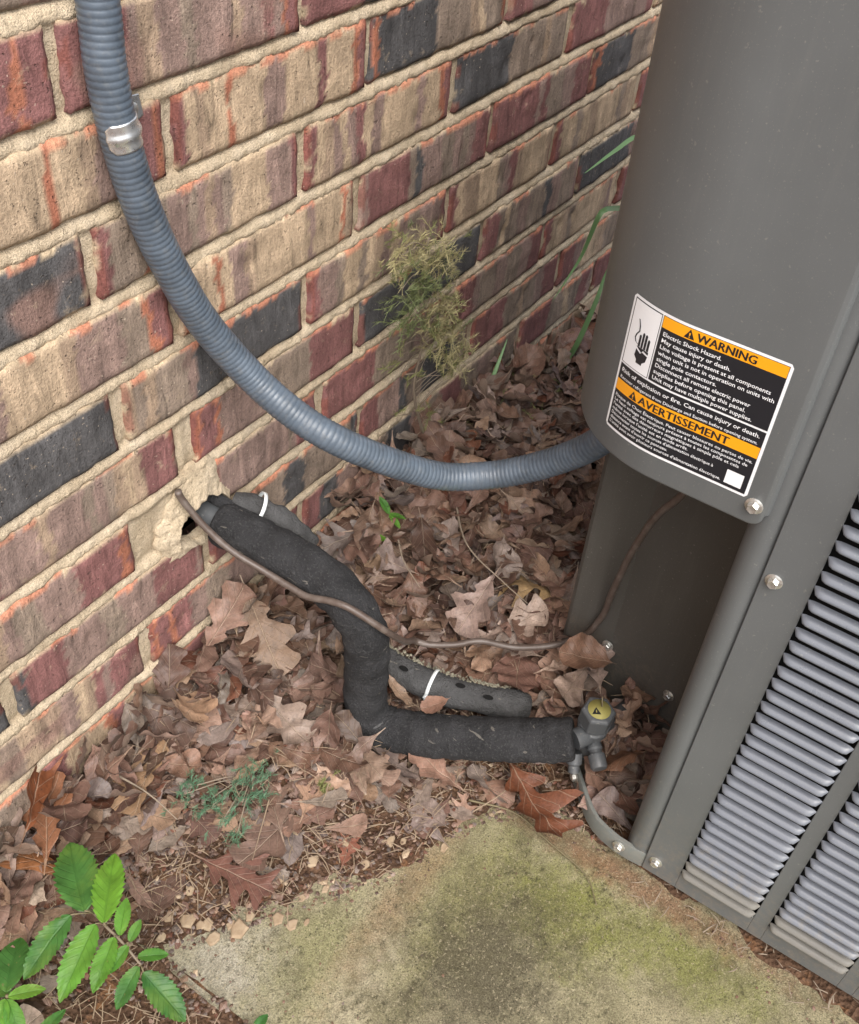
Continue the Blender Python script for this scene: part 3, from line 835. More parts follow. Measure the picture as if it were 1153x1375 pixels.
def tri(u, v_, w, h):
    m = MB(); m.add([lab(u, v_, .0010), lab(u + w, v_, .0010), lab(u + w / 2, v_ - h, .0010)], [(0, 1, 2)]); kid(m.build('hazard_triangle', M_black, None))
    m = MB(); c_ = u + w / 2
    m.add([lab(c_ - w * .05, v_ - h * .28, .0012), lab(c_ + w * .05, v_ - h * .28, .0012), lab(c_ + w * .08, v_ - h * .62, .0012), lab(c_ - w * .08, v_ - h * .62, .0012),
           lab(c_ - w * .06, v_ - h * .12, .0012), lab(c_ + w * .06, v_ - h * .12, .0012), lab(c_ + w * .06, v_ - h * .21, .0012), lab(c_ - w * .06, v_ - h * .21, .0012)], [(0, 1, 2, 3), (4, 5, 6, 7)])
    kid(m.build('hazard_triangle', M_orange, None))
tri(.385, .088, .062, .062); tri(.140, .685, .062, .064)
EN = ['Electric Shock Hazard.', 'May cause injury or death.', 'Line voltage is present at all components', 'when unit is not in operation on units with',
      'single pole contactors.', 'Disconnect all remote electric power', 'supplies before opening this panel.', 'Unit may have multiple power supplies.']
for i, t in enumerate(EN): text(t, .262, .147 + i * .0445, .0400, M_white, maxw=min(.70, .0163 * len(t)), bold=.010)
text('Risk of explosion or fire. Can cause injury or death.', .040, .545, .043, M_white, maxw=.915, bold=.010)
text('Recover refrigerant from Discharge and Suction before opening system.', .040, .594, .032, M_white, maxw=.915, bold=.006)
FR = ['Risque de Choc Électrique. Peut causer blessures ou pertes de vie.', 'Le haut voltage est toujours présent à toutes les composantes de',
      "l'unité avec des démarreurs magnétiques à simple pôle et cela", "même lorsque l'unité est en mode arrêt.",
      "Déconnecter toutes les sources d'alimentation électrique à", "distance avant d'ouvrir ce panneau.", "L'unité peut avoir plusieurs sources d'alimentation électrique."]
for i, t in enumerate(FR): text(t, .035, .738 + i * .0355, .033, M_white, maxw=min(.93, .0142 * len(t) * (.88 if i > 3 else 1)), bold=.006)
# electric shock pictogram: hand with a bolt through it
def poly(pts, mt, lift=.0009):
    m = MB(); m.add([lab(u, v_, lift) for u, v_ in pts], [tuple(range(len(pts)))]); kid(m.build('pictogram', mt, None, smooth=False))
hx, hy = .150, .31
for i, (dx, l) in enumerate([(-.036, .075), (-.014, .10), (.008, .098), (.030, .075)]):
    poly([(hx + dx, hy), (hx + dx, hy - l), (hx + dx + .005, hy - l - .008), (hx + dx + .011, hy - l - .008), (hx + dx + .016, hy - l), (hx + dx + .016, hy)], M_black)
poly([(hx - .042, hy + .002), (hx + .050, hy + .002), (hx + .050, hy + .022), (hx + .012, hy + .010), (hx + .002, hy + .030), (hx - .030, hy + .012)], M_black)
poly([(hx - .040, hy + .022), (hx - .004, hy + .040), (hx + .008, hy + .024), (hx + .050, hy + .034), (hx + .044, hy + .075), (hx + .022, hy + .098), (hx + .022, hy + .115), (hx - .022, hy + .115), (hx - .024, hy + .092), (hx - .044, hy + .07)], M_black)
wp = [(.085, .135), (.100, .175), (.105, .210), (.088, .240), (.082, .265), (.092, .290), (.112, .300)]
for a, b_ in zip(wp[:-1], wp[1:]): poly([(a[0] - .004, a[1]), (b_[0] - .004, b_[1]), (b_[0] + .005, b_[1]), (a[0] + .005, a[1])], M_black)

# ------------------------------------------------------------------ flexible conduit and its strap
hose = [(.026, -.018, 1.05), (.026, -.018, .90), (.026, -.018, .772), (.025, -.018, .73), (.029, -.018, .683), (.040, -.018, .628), (.058, -.020, .571), (.085, -.026, .505), (.114, -.048, .445),
        (.130, -.083, .410), (.149, -.120, .384), (.191, -.152, .347), (.238, -.184, .314), (.271, -.217, .310), (.288, -.250, .324), (.297, -.287, .353), (.298, -.318, .388), (.302, -.335, .42), (.315, -.345, .46)]
hp, HL = spline(hose, 1500)
m = MB(); per = .0050 / (HL / 1499)
m.tube(hp, .0142, 28, rfun=lambda i: .01425 + .00066 * (abs(math.sin(math.pi * i / per)) ** .6 - .5) + .00012 * N(i * .05))
conduit = m.build('electrical_conduit', M_hose)
tag(conduit, 'grey ribbed flexible conduit looping from the brick wall to the corner cover', 'conduit')
clamp = empty('pipe_strap', (.03, -.002, .68)); tag(clamp, 'shiny metal one-hole strap holding the ribbed conduit to the bricks', 'strap')
i0 = min(range(len(hp)), key=lambda i: abs(hp[i].z - .686) + (1 if hp[i].y < -.03 else 0))
T = (hp[i0 + 3] - hp[i0 - 3]).normalized(); X = Vector((1, 0, 0)); X = (X - T * X.dot(T)).normalized(); Y = T.cross(X)
if Y.y > 0: Y = -Y
m = MB(); rb = .0152
def strap_fn(u, v_):
    a = R(-8) + u * R(172); w = (v_ - .5) * .0215; 
    wf = 1.0 if u < .9 else 1 - .35 * (u - .9) / .1
    r = rb + .0015 * math.exp(-(w / .0030) ** 2)
    p = hp[i0] + X * math.cos(a) * r + Y * math.sin(a) * r - T * (w * wf); return p
m.grid(40, 14, strap_fn)
c0 = hp[i0] + X * (rb + .0)
def tab_fn(u, v_):
    w = (v_ - .5) * .0215; q = hp[i0] + X * (rb + .0 + .020 * u) - T * w * (1 - .25 * u * u); e = min(1, u * 5)
    y = (hp[i0].y + .002) * (1 - e) + (-.0045 - .0013 * math.exp(-(w / .003) ** 2) * (1 - u)) * e
    return Vector((q.x, y, q.z))
m.grid(20, 14, tab_fn)
ob = m.build('band', M_galv, clamp)
sol = ob.modifiers.new('thick', 'SOLIDIFY'); sol.thickness = .0010; sol.offset = 1
m = MB(); sp_ = hp[i0] + X * .027; m.lathe((sp_.x, -.0050, sp_.z), (0, -1, 0), [(.0048, 0), (.0048, .001), (.0034, .0022), (.001, .0028)], 18); m.build('screw', M_zinc, clamp)

# ------------------------------------------------------------------ refrigerant lines in foam sleeves
line = empty('refrigerant_line', (.117, -.19, .02)); tag(line, 'black foam insulated pipe bending from the wall hole down to the valve', 'insulated pipe')
pp = [(.096, -.012, .253), (.100, -.035, .250), (.106, -.062, .245), (.1105, -.10, .241), (.1135, -.138, .234), (.112, -.168, .221), (.113, -.186, .196), (.116, -.190, .165), (.117, -.190, .12), (.117, -.190, .085), (.1175, -.1935, .060), (.1195, -.204, .046), (.123, -.219, .0435)]
def foamN(q, n): return q + n * (.0011 * N(q.x * 45, q.y * 45, q.z * 45) + .0007 * N(q.x * 160, q.y * 160, q.z * 160) + .0006 * N(q.x * 420, q.y * 420, q.z * 420))
p1, l1 = spline(pp, 200)
m = MB(); m.tube(p1, .0235, 56, rfun=lambda i: .0235 - .0025 * math.exp(-i / 3) + .0007 * math.sin(i * .35), nfun=foamN); m.build('foam_sleeve', M_foam, line)
pp2 = [(.112, -.188, .036), (.1155, -.199, .0385), (.1195, -.211, .0415), (.126, -.235, .0455), (.136, -.262, .050), (.165, -.320, .061), (.188, -.365, .0715), (.206, -.400, .083)]
p2, l2 = spline(pp2, 160)
m = MB(); m.tube(p2, .0235, 56, rfun=lambda i: .0240 - .0042 * math.exp(-i / 2.5) - .003 * math.exp(-(159 - i) / 2.2) + .0005 * math.sin(i * .45), nfun=foamN); m.build('foam_sleeve', M_foam, line)
# torn lap where the two sleeves meet
m = MB(); lap, _ = spline([(.097, -.200, .052), (.104, -.214, .060), (.115, -.219, .064), (.127, -.214, .063)], 14)
m.tube(lap, .0022, 8, rfun=lambda i: .0013 + .0012 * abs(N(i * .9)), nfun=foamN); m.build('foam_lap', M_foamgrey, line)
# bare pipes coming out of the wall
m = MB(); a1, _ = spline([(.092, .045, .262), (.094, .0, .257), (.099, -.03, .251)], 14); m.tube(a1, .0125, 20); m.build('suction_tube', M_valve, line)
m = MB(); a1, _ = spline([(.105, .045, .278), (.107, 0, .270), (.114, -.022, .262), (.120, -.04, .255)], 14); m.tube(a1, .0072, 16); m.build('liquid_tube', M_foam, line)
# second, weathered sleeve lying behind
old = empty('old_foam_sleeve', (.19, -.24, .05)); tag(old, 'weathered grey split foam sleeve lying in the leaves behind the black pipe', 'foam sleeve')
q, _ = spline([(.172, -.125, .070), (.180, -.165, .066), (.183, -.210, .064), (.191, -.250, .062), (.212, -.295, .058), (.235, -.332, .050)], 70)
def oldN(p, n): return p + n * (.0016 * N(p.x * 60, p.y * 60, p.z * 60) + .001 * N(p.x * 190, p.y * 190, p.z * 190))
m = MB(); m.tube(q, .0175, 32, rfun=lambda i: .0172 + .0012 * math.sin(i * .22) - .004 * math.exp(-(69 - i) / 2), nfun=oldN); m.build('sleeve', M_foamgrey, old)
m = MB()
for i in range(6, 62):                       # frayed pale edge of the split
    p = q[i]; t = (q[i + 1] - q[i - 1]).normalized(); s_ = t.cross(Vector((0, 0, 1))).normalized()
    if s_.x < 0: s_ = -s_
    c_ = p + s_ * .0125 + Vector((0, 0, .0125))
    for k in range(5):
        d = c_ + Vector((random.uniform(-.003, .003), random.uniform(-.003, .003), random.uniform(-.003, .003))); r = random.uniform(.0008, .0022)
        m.add([d + Vector((r, 0, 0)), d + Vector((0, r, 0)), d + Vector((-r, 0, 0)), d + Vector((0, -r, 0)), d + Vector((0, 0, r))], [(0, 1, 4), (1, 2, 4), (2, 3, 4), (3, 0, 4)])
o = m.build('frayed_edge', M_foamedge, old); o['kind'] = 'stuff'
m = MB()
for i, off in ((24, .003), (44, -.004), (54, .004)):
    p = q[i]; t = (q[i + 1] - q[i - 1]).normalized(); s_ = t.cross(Vector((0, 0, 1))).normalized()
    c_ = p + (Vector((0, 0, 1)) * .0162 + s_ * off - s_ * .006 * (1 if s_.x > 0 else -1)); pts = []
    for k in range(9): a = 2 * math.pi * k / 9; pts.append(c_ + t * math.cos(a) * .006 * (1 + .4 * N(k, i)) + s_ * math.sin(a) * .0035 + Vector((0, 0, .0022)))
    m.add(pts, [tuple(range(9))])
m.build('tear', M_dark, old, smooth=False)
def tie(name, c_, axis, r, label, tail=None, arc=(0, 360)):
    e = empty(name, c_); tag(e, label, 'zip tie')
    ax = Vector(axis).normalized(); x = ax.cross(Vector((0, 0, 1))).normalized(); y = x.cross(ax); m = MB(); n = 48
    def fn(u, v_):
        a = R(arc[0] + (arc[1] - arc[0]) * u); k = int(round(v_ * 3)); d = [(0, -.0019), (.0011, -.0019), (.0011, .0019), (0, .0019)][k]
        return Vector(c_) + (x * math.cos(a) + y * math.sin(a)) * (r + d[0]) + ax * d[1]
    m.grid(n, 3, fn); m.build('strap', M_tie, e)
    m = MB(); a = R(arc[0] + 8); p = Vector(c_) + (x * math.cos(a) + y * math.sin(a)) * r
    m.lathe(p, x * math.cos(a) + y * math.sin(a), [(.0028, -.001), (.003, .0), (.003, .0036), (.0022, .004)], seg=4); m.build('tie_head', M_tie, e)
i = 34; tie('zip_tie', tuple(q[i]), tuple(q[i + 1] - q[i - 1]), .0187, 'white zip tie round the weathered grey foam sleeve')
# scrap of foam and second tie at the wall hole
sc = empty('foam_scrap', (.14, -.04, .24)); tag(sc, 'ragged dark foam scrap behind the insulated pipe at the wall hole', 'foam scrap')
q2, _ = spline([(.121, -.010, .262), (.131, -.030, .258), (.142, -.050, .247), (.152, -.072, .230), (.158, -.085, .216)], 40)
m = MB(); m.tube(q2, .013, 24, rfun=lambda i: .0128 * (1 if i < 24 else 1 - .02 * (i - 24)), nfun=lambda p, n: p + n * (.003 * N(p.x * 90, p.y * 90, p.z * 90))); m.build('sleeve', M_foamgrey, sc)
tie('zip_tie', (.132, -.036, .262), (.6, -.65, -.45), .0150, 'white zip tie standing in a loop beside the wall hole', arc=(-20, 215))

# service valve
val = empty('service_valve', (.222, -.412, .05)); tag(val, 'grey hex-capped service valve with round yellow sticker at the pipe end', 'valve')
VX = Vector((.2265, -.4110, 0)); va = Vector((-.05, -.06, 1)).normalized()
vb = Vector((.2300, -.4090, .070))
m = MB(); m.lathe(vb, va, [(.0125, .010), (.0168, .015), (.0168, .022), (.0148, .024), (.0148, .027), (.0170, .029)], 28); m.build('collar', M_valve, val, sharp=40)
m = MB(); m.lathe(vb, va, [(.0175, .0280), (.0188, .0300), (.0188, .0490), (.0174, .0515), (.013, .0524)], seg=6); m.build('hex_cap', M_valve, val, smooth=False, bevel=.0012)
m = MB(); m.lathe(vb + va * .0525, va, [(.0122, 0), (.0122, .0004)], 28); st = m.build('sticker', M_yellow, val)
tp = vb + va * .0533; m = MB(); X1 = Vector((.56, -.83, 0)); Y1 = va.cross(X1); X1 = Y1.cross(va).normalized(); Y1.normalize()
tc = tp - X1 * .0035 + Y1 * (-.0035); m.add([tc - X1 * .0048 - Y1 * .003, tc + X1 * .0048 - Y1 * .003, tc + Y1 * .0055], [(0, 1, 2)]); m.build('hazard_triangle', M_black, val, smooth=False)
tc = tp - X1 * .0035 + Y1 * (-.0035) + va * .0002; m = MB(); m.add([tc - X1 * .0005 - Y1 * .0014, tc + X1 * .0005 - Y1 * .0014, tc + X1 * .0006 + Y1 * .0022, tc - X1 * .0006 + Y1 * .0022], [(0, 1, 2, 3)]); m.build('hazard_triangle', M_yellow, val, smooth=False)
m = MB(); m.tube([tp + X1 * .003 + Y1 * .003, tp + X1 * .002 + Y1 * .009 + va * .010], [.0010, .0006], 6); m.build('leaf_stalk', M_stem, val)
m = MB(); m.lathe(vb, va, [(.010, -.035), (.0135, -.028), (.0135, .004), (.0118, .013)], 24)
m.tube([(.206, -.401, .083), (.218, -.408, .084), (.232, -.409, .083)], .0115, 18)
m.tube([(.232, -.409, .070), (.26, -.414, .060), (.33, -.43, .055)], .009, 14)
m.build('body', M_valve, val, sharp=40)
pb = Vector((.2205, -.4195, .072)); pd = Vector((-.52, -.50, -.20)).normalized()
m = MB(); m.lathe(pb, pd, [(.0075, -.008), (.0085, .004), (.0070, .006), (.0070, .010), (.0092, .011), (.0092, .024), (.0078, .0262), (.004, .0268)], 22); m.build('service_port', M_valve, val, sharp=35)
m = MB(); m.lathe((.2085, -.4045, .060), (-.5, -.35, -.75), [(.0085, 0), (.0085, .012), (.0062, .014), (.0062, .022)], 18); m.build('flare_nut', M_valve, val, sharp=35)

# thermostat cable
wire = [(.0525, -.006, .322), (.054, -.008, .312), (.060, -.028, .284), (.068, -.055, .260), (.078, -.085, .244), (.083, -.120, .236), (.0845, -.138, .2345), (.089, -.163, .241), (.094, -.185, .240), (.1125, -.2165, .2115),
        (.153, -.212, .156), (.192, -.200, .112), (.201, -.214, .107), (.220, -.236, .105), (.242, -.257, .106), (.257, -.291, .106), (.284, -.3235, .107), (.312, -.349, .116), (.3165, -.3600, .145), (.3125, -.3655, .170), (.304, -.370, .210), (.290, -.382, .287), (.270, -.400, .360), (.245, -.423, .418), (.225, -.438, .470), (.215, -.445, .53)]
wpts, wl = spline(wire, 260)
m = MB(); m.tube(wpts, .0036, 12, rfun=lambda i: .0036 + .0002 * N(i * .2)); wo = m.build('thermostat_cable', M_wire); tag(wo, 'brown sheathed cable running over the black foam pipe and up under the cover', 'cable')


# ------------------------------------------------------------------ fallen leaves
def lerp_tab(T, u):
    for (a, wa), (b_, wb) in zip(T[:-1], T[1:]):
        if u <= b_: t = (u - a) / (b_ - a); t = t * t * (3 - 2 * t); return wa + (wb - wa) * t
    return T[-1][1]
SHAPES = {
 'spatula': [(0, .02), (.15, .045), (.35, .10), (.55, .185), (.7, .255), (.82, .27), (.92, .205), (.97, .13), (1, .02)],
 'lobed': [(0, .015), (.1, .04), (.2, .12), (.27, .165), (.34, .085), (.42, .17), (.52, .31), (.6, .32), (.67, .17), (.74, .20), (.84, .28), (.92, .21), (1, .03)],
 'pointed': [(0, .01), (.12, .05), (.2, .20), (.25, .25), (.31, .08), (.40, .10), (.5, .35), (.55, .38), (.61, .11), (.70, .11), (.78, .28), (.82, .27), (.87, .09), (.95, .05), (1, .01)],
 'oval': [(0, .01), (.1, .10), (.25, .21), (.45, .26), (.65, .23), (.85, .125), (1, .01)],
 'round': [(0, .05), (.1, .22), (.3, .34), (.55, .38), (.8, .29), (.95, .13), (1, .03)],
 'narrow': [(0, .01), (.1, .05), (.3, .12), (.5, .14), (.7, .12), (.9, .06), (1, .01)],
}
def leaf_geo(kind, sd, flat=1.0, nu=22, nv=6):
    T = SHAPES[kind]; rs = random.Random(sd); v = []; f = []; uv = []
    bend = rs.uniform(-.5, .75) * flat; roll = rs.uniform(-1.0, 1.7) * flat; tw = rs.uniform(-.7, .7) * flat; skew = rs.uniform(-.10, .10)
    sweep = .14 if kind == 'pointed' else .05; rs_t = (sd * .37) % 1.0
    rows = [(-.16, .007), (-.08, .007)] + [(i / nu, None) for i in range(nu + 1)]
    for (u, w) in rows:
        asym = rs.uniform(.985, 1.015)
        if w is None: w = max(.006, lerp_tab(T, u))
        for j in range(nv + 1):
            q = -1 + 2 * j / nv
            ww = w * (1 + .13 * N(u * 5, (1 if q > 0 else -1) * 2, sd)) * (asym if q > 0 else 2 - asym)
            if sd % 3 == 0 and q * (1 if sd % 2 else -1) > 0 and u > .30: ww *= max(.12, 1 - 1.1 * sstep(.30 + .3 * rs_t, .42 + .3 * rs_t, u) * (.75 + .5 * N(u * 17, sd)))
            x = q * ww; y = u + sweep * abs(q) * (1 if w > .02 else 0) * (w / .3)
            z = bend * ((u - .45) ** 2) * 1.1 + roll * x * x * 1.6 + .07 * flat * N(u * 3.2, x * 4, sd) + .030 * flat * N(u * 9, x * 11, sd + 3)
            z += .035 * flat * abs(q) * math.sin(u * 21 + sd + (2 if q > 0 else 0)) * min(1, w * 5)
            a = tw * (u - .4); x, z = x * math.cos(a) - z * math.sin(a), x * math.sin(a) + z * math.cos(a)
            x += skew * u * u
            v.append((x, y - .42, z)); uv.append((max(0, u), q * w / .3 if w > .02 else 0))
    W = nv + 1
    for i in range(len(rows) - 1):
        for j in range(nv): f.append((i * W + j, i * W + j + 1, (i + 1) * W + j + 1, (i + 1) * W + j))
    return v, f, uv
GEO = {}
for kind in SHAPES:
    for sd in range(6): GEO[(kind, sd, 1)] = leaf_geo(kind, sd * 7 + 3, 1.0); GEO[(kind, sd, 0)] = leaf_geo(kind, sd * 11 + 5, .45)
LME = {}
def leaf_me(key):
    if key not in LME:
        v, f, uv = GEO[key]; me = mesh('fallen_leaf', v, f, True, uvs=uv); me.materials.append(M_leaf); LME[key] = me
    return LME[key]
LCOL = [('brown', (.175, .102, .074)), ('brown', (.210, .128, .095)), ('brown', (.145, .082, .060)), ('tan', (.285, .188, .130)), ('tan', (.25, .165, .118)), ('pale grey', (.285, .215, .178)),
        ('grey', (.195, .150, .128)), ('reddish', (.165, .068, .042)), ('dark', (.080, .046, .035)), ('dark', (.105, .062, .046)), ('brown', (.235, .142, .104))]
SHW = {'spatula': 'spatula-shaped', 'lobed': 'round-lobed', 'pointed': 'pointed-lobed', 'oval': 'oval', 'round': 'rounded', 'narrow': 'narrow'}
Cw = cam.matrix_world.inverted()
def to_px(p):
    q = Cw @ Vector(p); return (.5 + 1402.5 * q.x / -q.z / 1153, .5 - 1402.5 * q.y / -q.z / 1375, -q.z)
def pile(x, y):
    """thickness of the leaf layer on top of the soil"""
    d = bdist(x, y)
    p = .030 * sstep(.04, .14, d) + .022 * sstep(-.10, -.005, y) * sstep(-.05, .1, x) + .036 * math.exp(-((x - .290) ** 2 + (y + .405) ** 2) / .0060)
    p += .016 * math.exp(-((x - .36) ** 2 + (y + .17) ** 2) / .02)
    return p * (1 - .65 * sstep(.02, -.06, x) * sstep(-.03, -.10, y)) * (1 - .55 * sstep(.6, 1.1, x))
def blocked(x, y):
    if y > -.006: return True
    if x > .31 and y < -.315: return True
    if x > .155 and y < -.478: return True
    return False
RIM = [(.166, -.458), (.178, -.441), (.192, -.427), (.217, -.402), (.160, -.475), (.159, -.49)]
rnd = random.Random(21)
leaves = []
def put(kind, sd, fl, x, y, z, L, yaw, pitch, rollr, c, layer):
    M = Matrix.Translation((x, y, z)) @ Matrix.Rotation(yaw, 4, 'Z') @ Matrix.Rotation(pitch, 4, 'X') @ Matrix.Rotation(rollr, 4, 'Y') @ Matrix.Scale(L, 4)
    leaves.append((M, (kind, sd, fl), c, layer, L))
n_try = 0
while n_try < 6000:
    n_try += 1
    x = rnd.uniform(-.36, 1.22); y = rnd.uniform(-.56, -.004)
    if blocked(x, y): continue
    d = bdist(x, y)
    if d < .012: continue
    flatzone = x < .03 and y < -.075 or (x < .12 and d < .10 and x < .16)
    if x < -.215 and y < -.13: 
        if rnd.random() < .82: continue
    fw = 1 - .5 * sstep(.0, .06, x)
    if x < .165 and d < .055 and rnd.random() < .88 * (.6 + .4 * fw): continue
    if x < .165 and d < .13 and rnd.random() < .62 * fw: continue
    if x < .10 and d < .20 and y < -.06 and rnd.random() < .25: continue
    if .150 < x < .245 and -.345 < y < -.13 and abs(x - (.176 + max(0, -.17 - y) * .36)) < .026: continue
    if x < .215 and x > .09 and -.43 < y < -.17 and abs((x - .120) - (-.195 - y) * .42) < .034: continue
    if flatzone and rnd.random() < .15: continue
    if x > .75 and rnd.random() < .45: continue
    if min(math.hypot(x - a, y - b_) for a, b_ in RIM) < .024 and rnd.random() < .93: continue
    dep = rnd.random()
    kind = rnd.choices(list(SHAPES), [30, 30, 5, 18, 11, 6])[0]
    L = rnd.uniform(.036, .076) * (1.18 if kind in ('pointed', 'lobed') else 1) * (.72 if flatzone else 1) * (.86 if x > .5 else 1)
    p = pile(x, y)
    tilt = .60 if not flatzone else .14
    if y > -.045 and not flatzone: tilt = .85
    pitch, rl = rnd.gauss(0, tilt * .62), rnd.gauss(0, tilt * .62)
    if .14 < x < .31 and -.345 < y < -.20 and abs((x - .20) - (-.205 - y) * .88) < .016: dep *= .35
    z = soil_z(x, y) + .003 + p * dep + abs(math.sin(pitch)) * L * .22 + abs(math.sin(rl)) * L * .08
    ci = rnd.choices(range(len(LCOL)), [14, 14, 13, 8, 9, 7, 9, 5, 8, 8, 10] if not flatzone else [9, 10, 7, 11, 12, 13, 16, 3, 4, 6, 12])[0]
    if y > -.05: ly = L * .45; y = min(y, -.012 - .10 * L * rnd.random())
    put(kind, rnd.randrange(6), 0 if flatzone else 1, x, y, z, L, rnd.uniform(0, 6.283), pitch, rl, ci, dep)
# leaves that stand out in the photograph
SPECIAL = [
 ('pointed', 2, 1, .150, -.385, .030, .108, 2.55, .10, -.10, (.175, .062, .030), 'large rust red pointed-lobed oak leaf in front of the pipe end'),
 ('lobed', 1, 0, .105, -.052, .112, .105, 2.7, -.55, .25, (.215, .135, .085), 'large tan lobed leaf leaning under the pipe near the wall hole'),
 ('pointed', 4, 1, .362, -.262, .098, .082, .4, .1, .2, (.43, .285, .14), 'crumpled golden tan leaf near the grey service panel'),
 ('round', 3, 0, .112, -.102, .066, .062, 1.2, .05, .1, (.36, .31, .265), 'pale grey rounded leaf left of the upright pipe'),
 ('oval', 1, 0, .131, -.124, .062, .052, 2.2, .0, -.2, (.42, .385, .345), 'silvery grey leaf touching the upright pipe'),
 ('round', 0, 0, .157, -.257, .079, .030, .9, -.35, .0, (.30, .165, .115), 'small round brown leaf beside the white zip tie'),
 ('narrow', 2, 1, -.165, -.006, .095, .125, -1.05, .10, 1.05, (.25, .085, .035), 'long folded rust brown leaf along the foot of the wall'),
 ('lobed', 3, 0, -.182, -.030, .066, .095, -.75, .1, -.3, (.28, .125, .065), 'shiny red brown leaf behind the sapling at lower left'),
 ('spatula', 4, 0, -.212, -.052, .055, .090, .3, .0, .35, (.32, .135, .055), 'orange brown leaf at the left edge beside the sapling'),
 ('pointed', 1, 0, -.100, -.188, .022, .085, 3.3, .02, -.02, (.185, .085, .062), 'flattened dark red pointed leaf on the dirt by the slab'),
 ('lobed', 5, 0, -.070, -.055, .058, .105, 2.2, .04, .08, (.36, .225, .13), 'long tan lobed leaf lying flat near the wall'),
 ('round', 5, 1, .520, -.030, .104, .060, .7, .25, .2, (.47, .385, .30), 'pale spotted leaf at the foot of the wilting weed'),
 ('lobed', 2, 0, .070, -.222, .040, .075, 2.9, .03, .05, (.37, .245, .185), 'pinkish tan lobed leaf under the lower pipe bend'),
 ('round', 2, 1, .285, -.368, .118, .058, .5, .2, -.2, (.225, .125, .082), 'broad smooth brown leaf on the pile above the valve'),
 ('oval', 4, 1, .233, -.448, .062, .060, .9, -.35, .5, (.21, .105, .060), 'curled brown leaf between the valve and the service panel'),
 ('lobed', 0, 0, -.040, -.195, .020, .085, 1.6, .02, .02, (.20, .125, .095), 'flat dull brown lobed leaf pressed into the dirt'),
 ('pointed', 5, 0, -.020, -.175, .026, .080, -.6, .03, .04, (.22, .14, .105), 'flat grey brown pointed leaf below the green sprig'),
]
for (kind, sd, fl, x, y, z, L, yaw, pi_, ro, c, lab_) in SPECIAL:
    o = bpy.data.objects.new('fallen_leaf', leaf_me((kind, sd, fl))); col.objects.link(o)
    o.matrix_world = Matrix.Translation((x, y, max(z, soil_z(x, y) + .004))) @ Matrix.Rotation(yaw, 4, 'Z') @ Matrix.Rotation(pi_, 4, 'X') @ Matrix.Rotation(ro, 4, 'Y') @ Matrix.Scale(L, 4)
    o.color = (c[0] * .72, c[1] * .72, c[2] * .72, 1); tag(o, lab_, 'leaf', 'fallen dry leaves on the ground')
def zone(x, y):
    if x < -.20: return 'at the left edge behind the sapling' if y > -.10 else 'under the sapling stems'
    if x < -.14: return 'between the sapling and the lowest bricks' if y > -.06 else 'between the sapling and the green sprig'
    if x < -.05 and y > -.06: return 'at the wall foot left of the green sprig'
    if x < .06 and y < -.09: return 'between slab corner and green sprig' if x < -.05 else ('on the dirt in front of the slab back edge' if y < -.19 else 'between the green sprig and the upright pipe')
    if x < .03: return 'at the wall foot above the green sprig'
    if x < .10: return 'close to the wall under the pipe hole' if y > -.05 else 'just left of the upright pipe'
    if x < .17 and y > -.17: return 'beneath the slanting upper pipe'
    if y < -.44: return 'between the valve and the corner post'
    if y < -.34: return 'piled behind the valve cap' if x > .24 else 'along the far side of the lower pipe'
    if x < .24 and y < -.17: return 'beside the weathered foam sleeve'
    if x > .90: return 'at the far end of the wall by the grey cover'
    if x > .70: return 'around the green grass stalk'
    if x > .52: return 'under the straggling weed behind the conduit'
    if x > .40: return 'at the foot of the wilting weed' if y > -.09 else 'right below the conduit bend'
    if y > -.06: return 'against the bricks behind the pipe'
    if y < -.24: return 'where the cable meets the service panel'
    if x > .32: return 'in the deep litter near the bent twig'
    return 'around the tiny bright seedling'
def zone_old(x, y):
    if x < -.14: return 'in the litter around the sapling'
    if x < .06 and y < -.09: return 'pressed into the dirt between slab and pipe'
    if x < .10: return 'in the litter left of the pipe along the wall'
    if x > .60: return 'in the litter at the far end of the wall'
    if y < -.30: return 'on the pile around the valve'
    if x > .34 and y > -.11: return 'heaped at the foot of the wall behind the conduit'
    if x < .25: return 'in the litter close behind the black pipe'
    return 'in the deep litter below the conduit'
scored = []
for idx, (M, key, ci, lay, L) in enumerate(leaves):
    p = M.translation; a, b_, dp = to_px(p)
    s = (L / dp) ** 2 * (1 if -.02 < a < 1.02 and -.02 < b_ < 1.02 else 0) * (.15 + lay ** 2)
    if a > .72 and b_ > .62 and p.y < -.46: s = 0
    scored.append((s, idx))
scored.sort(reverse=True)
top = set(i for s, i in scored[:283] if s > 0)
mv, mf, mu, mc = [], [], [], []
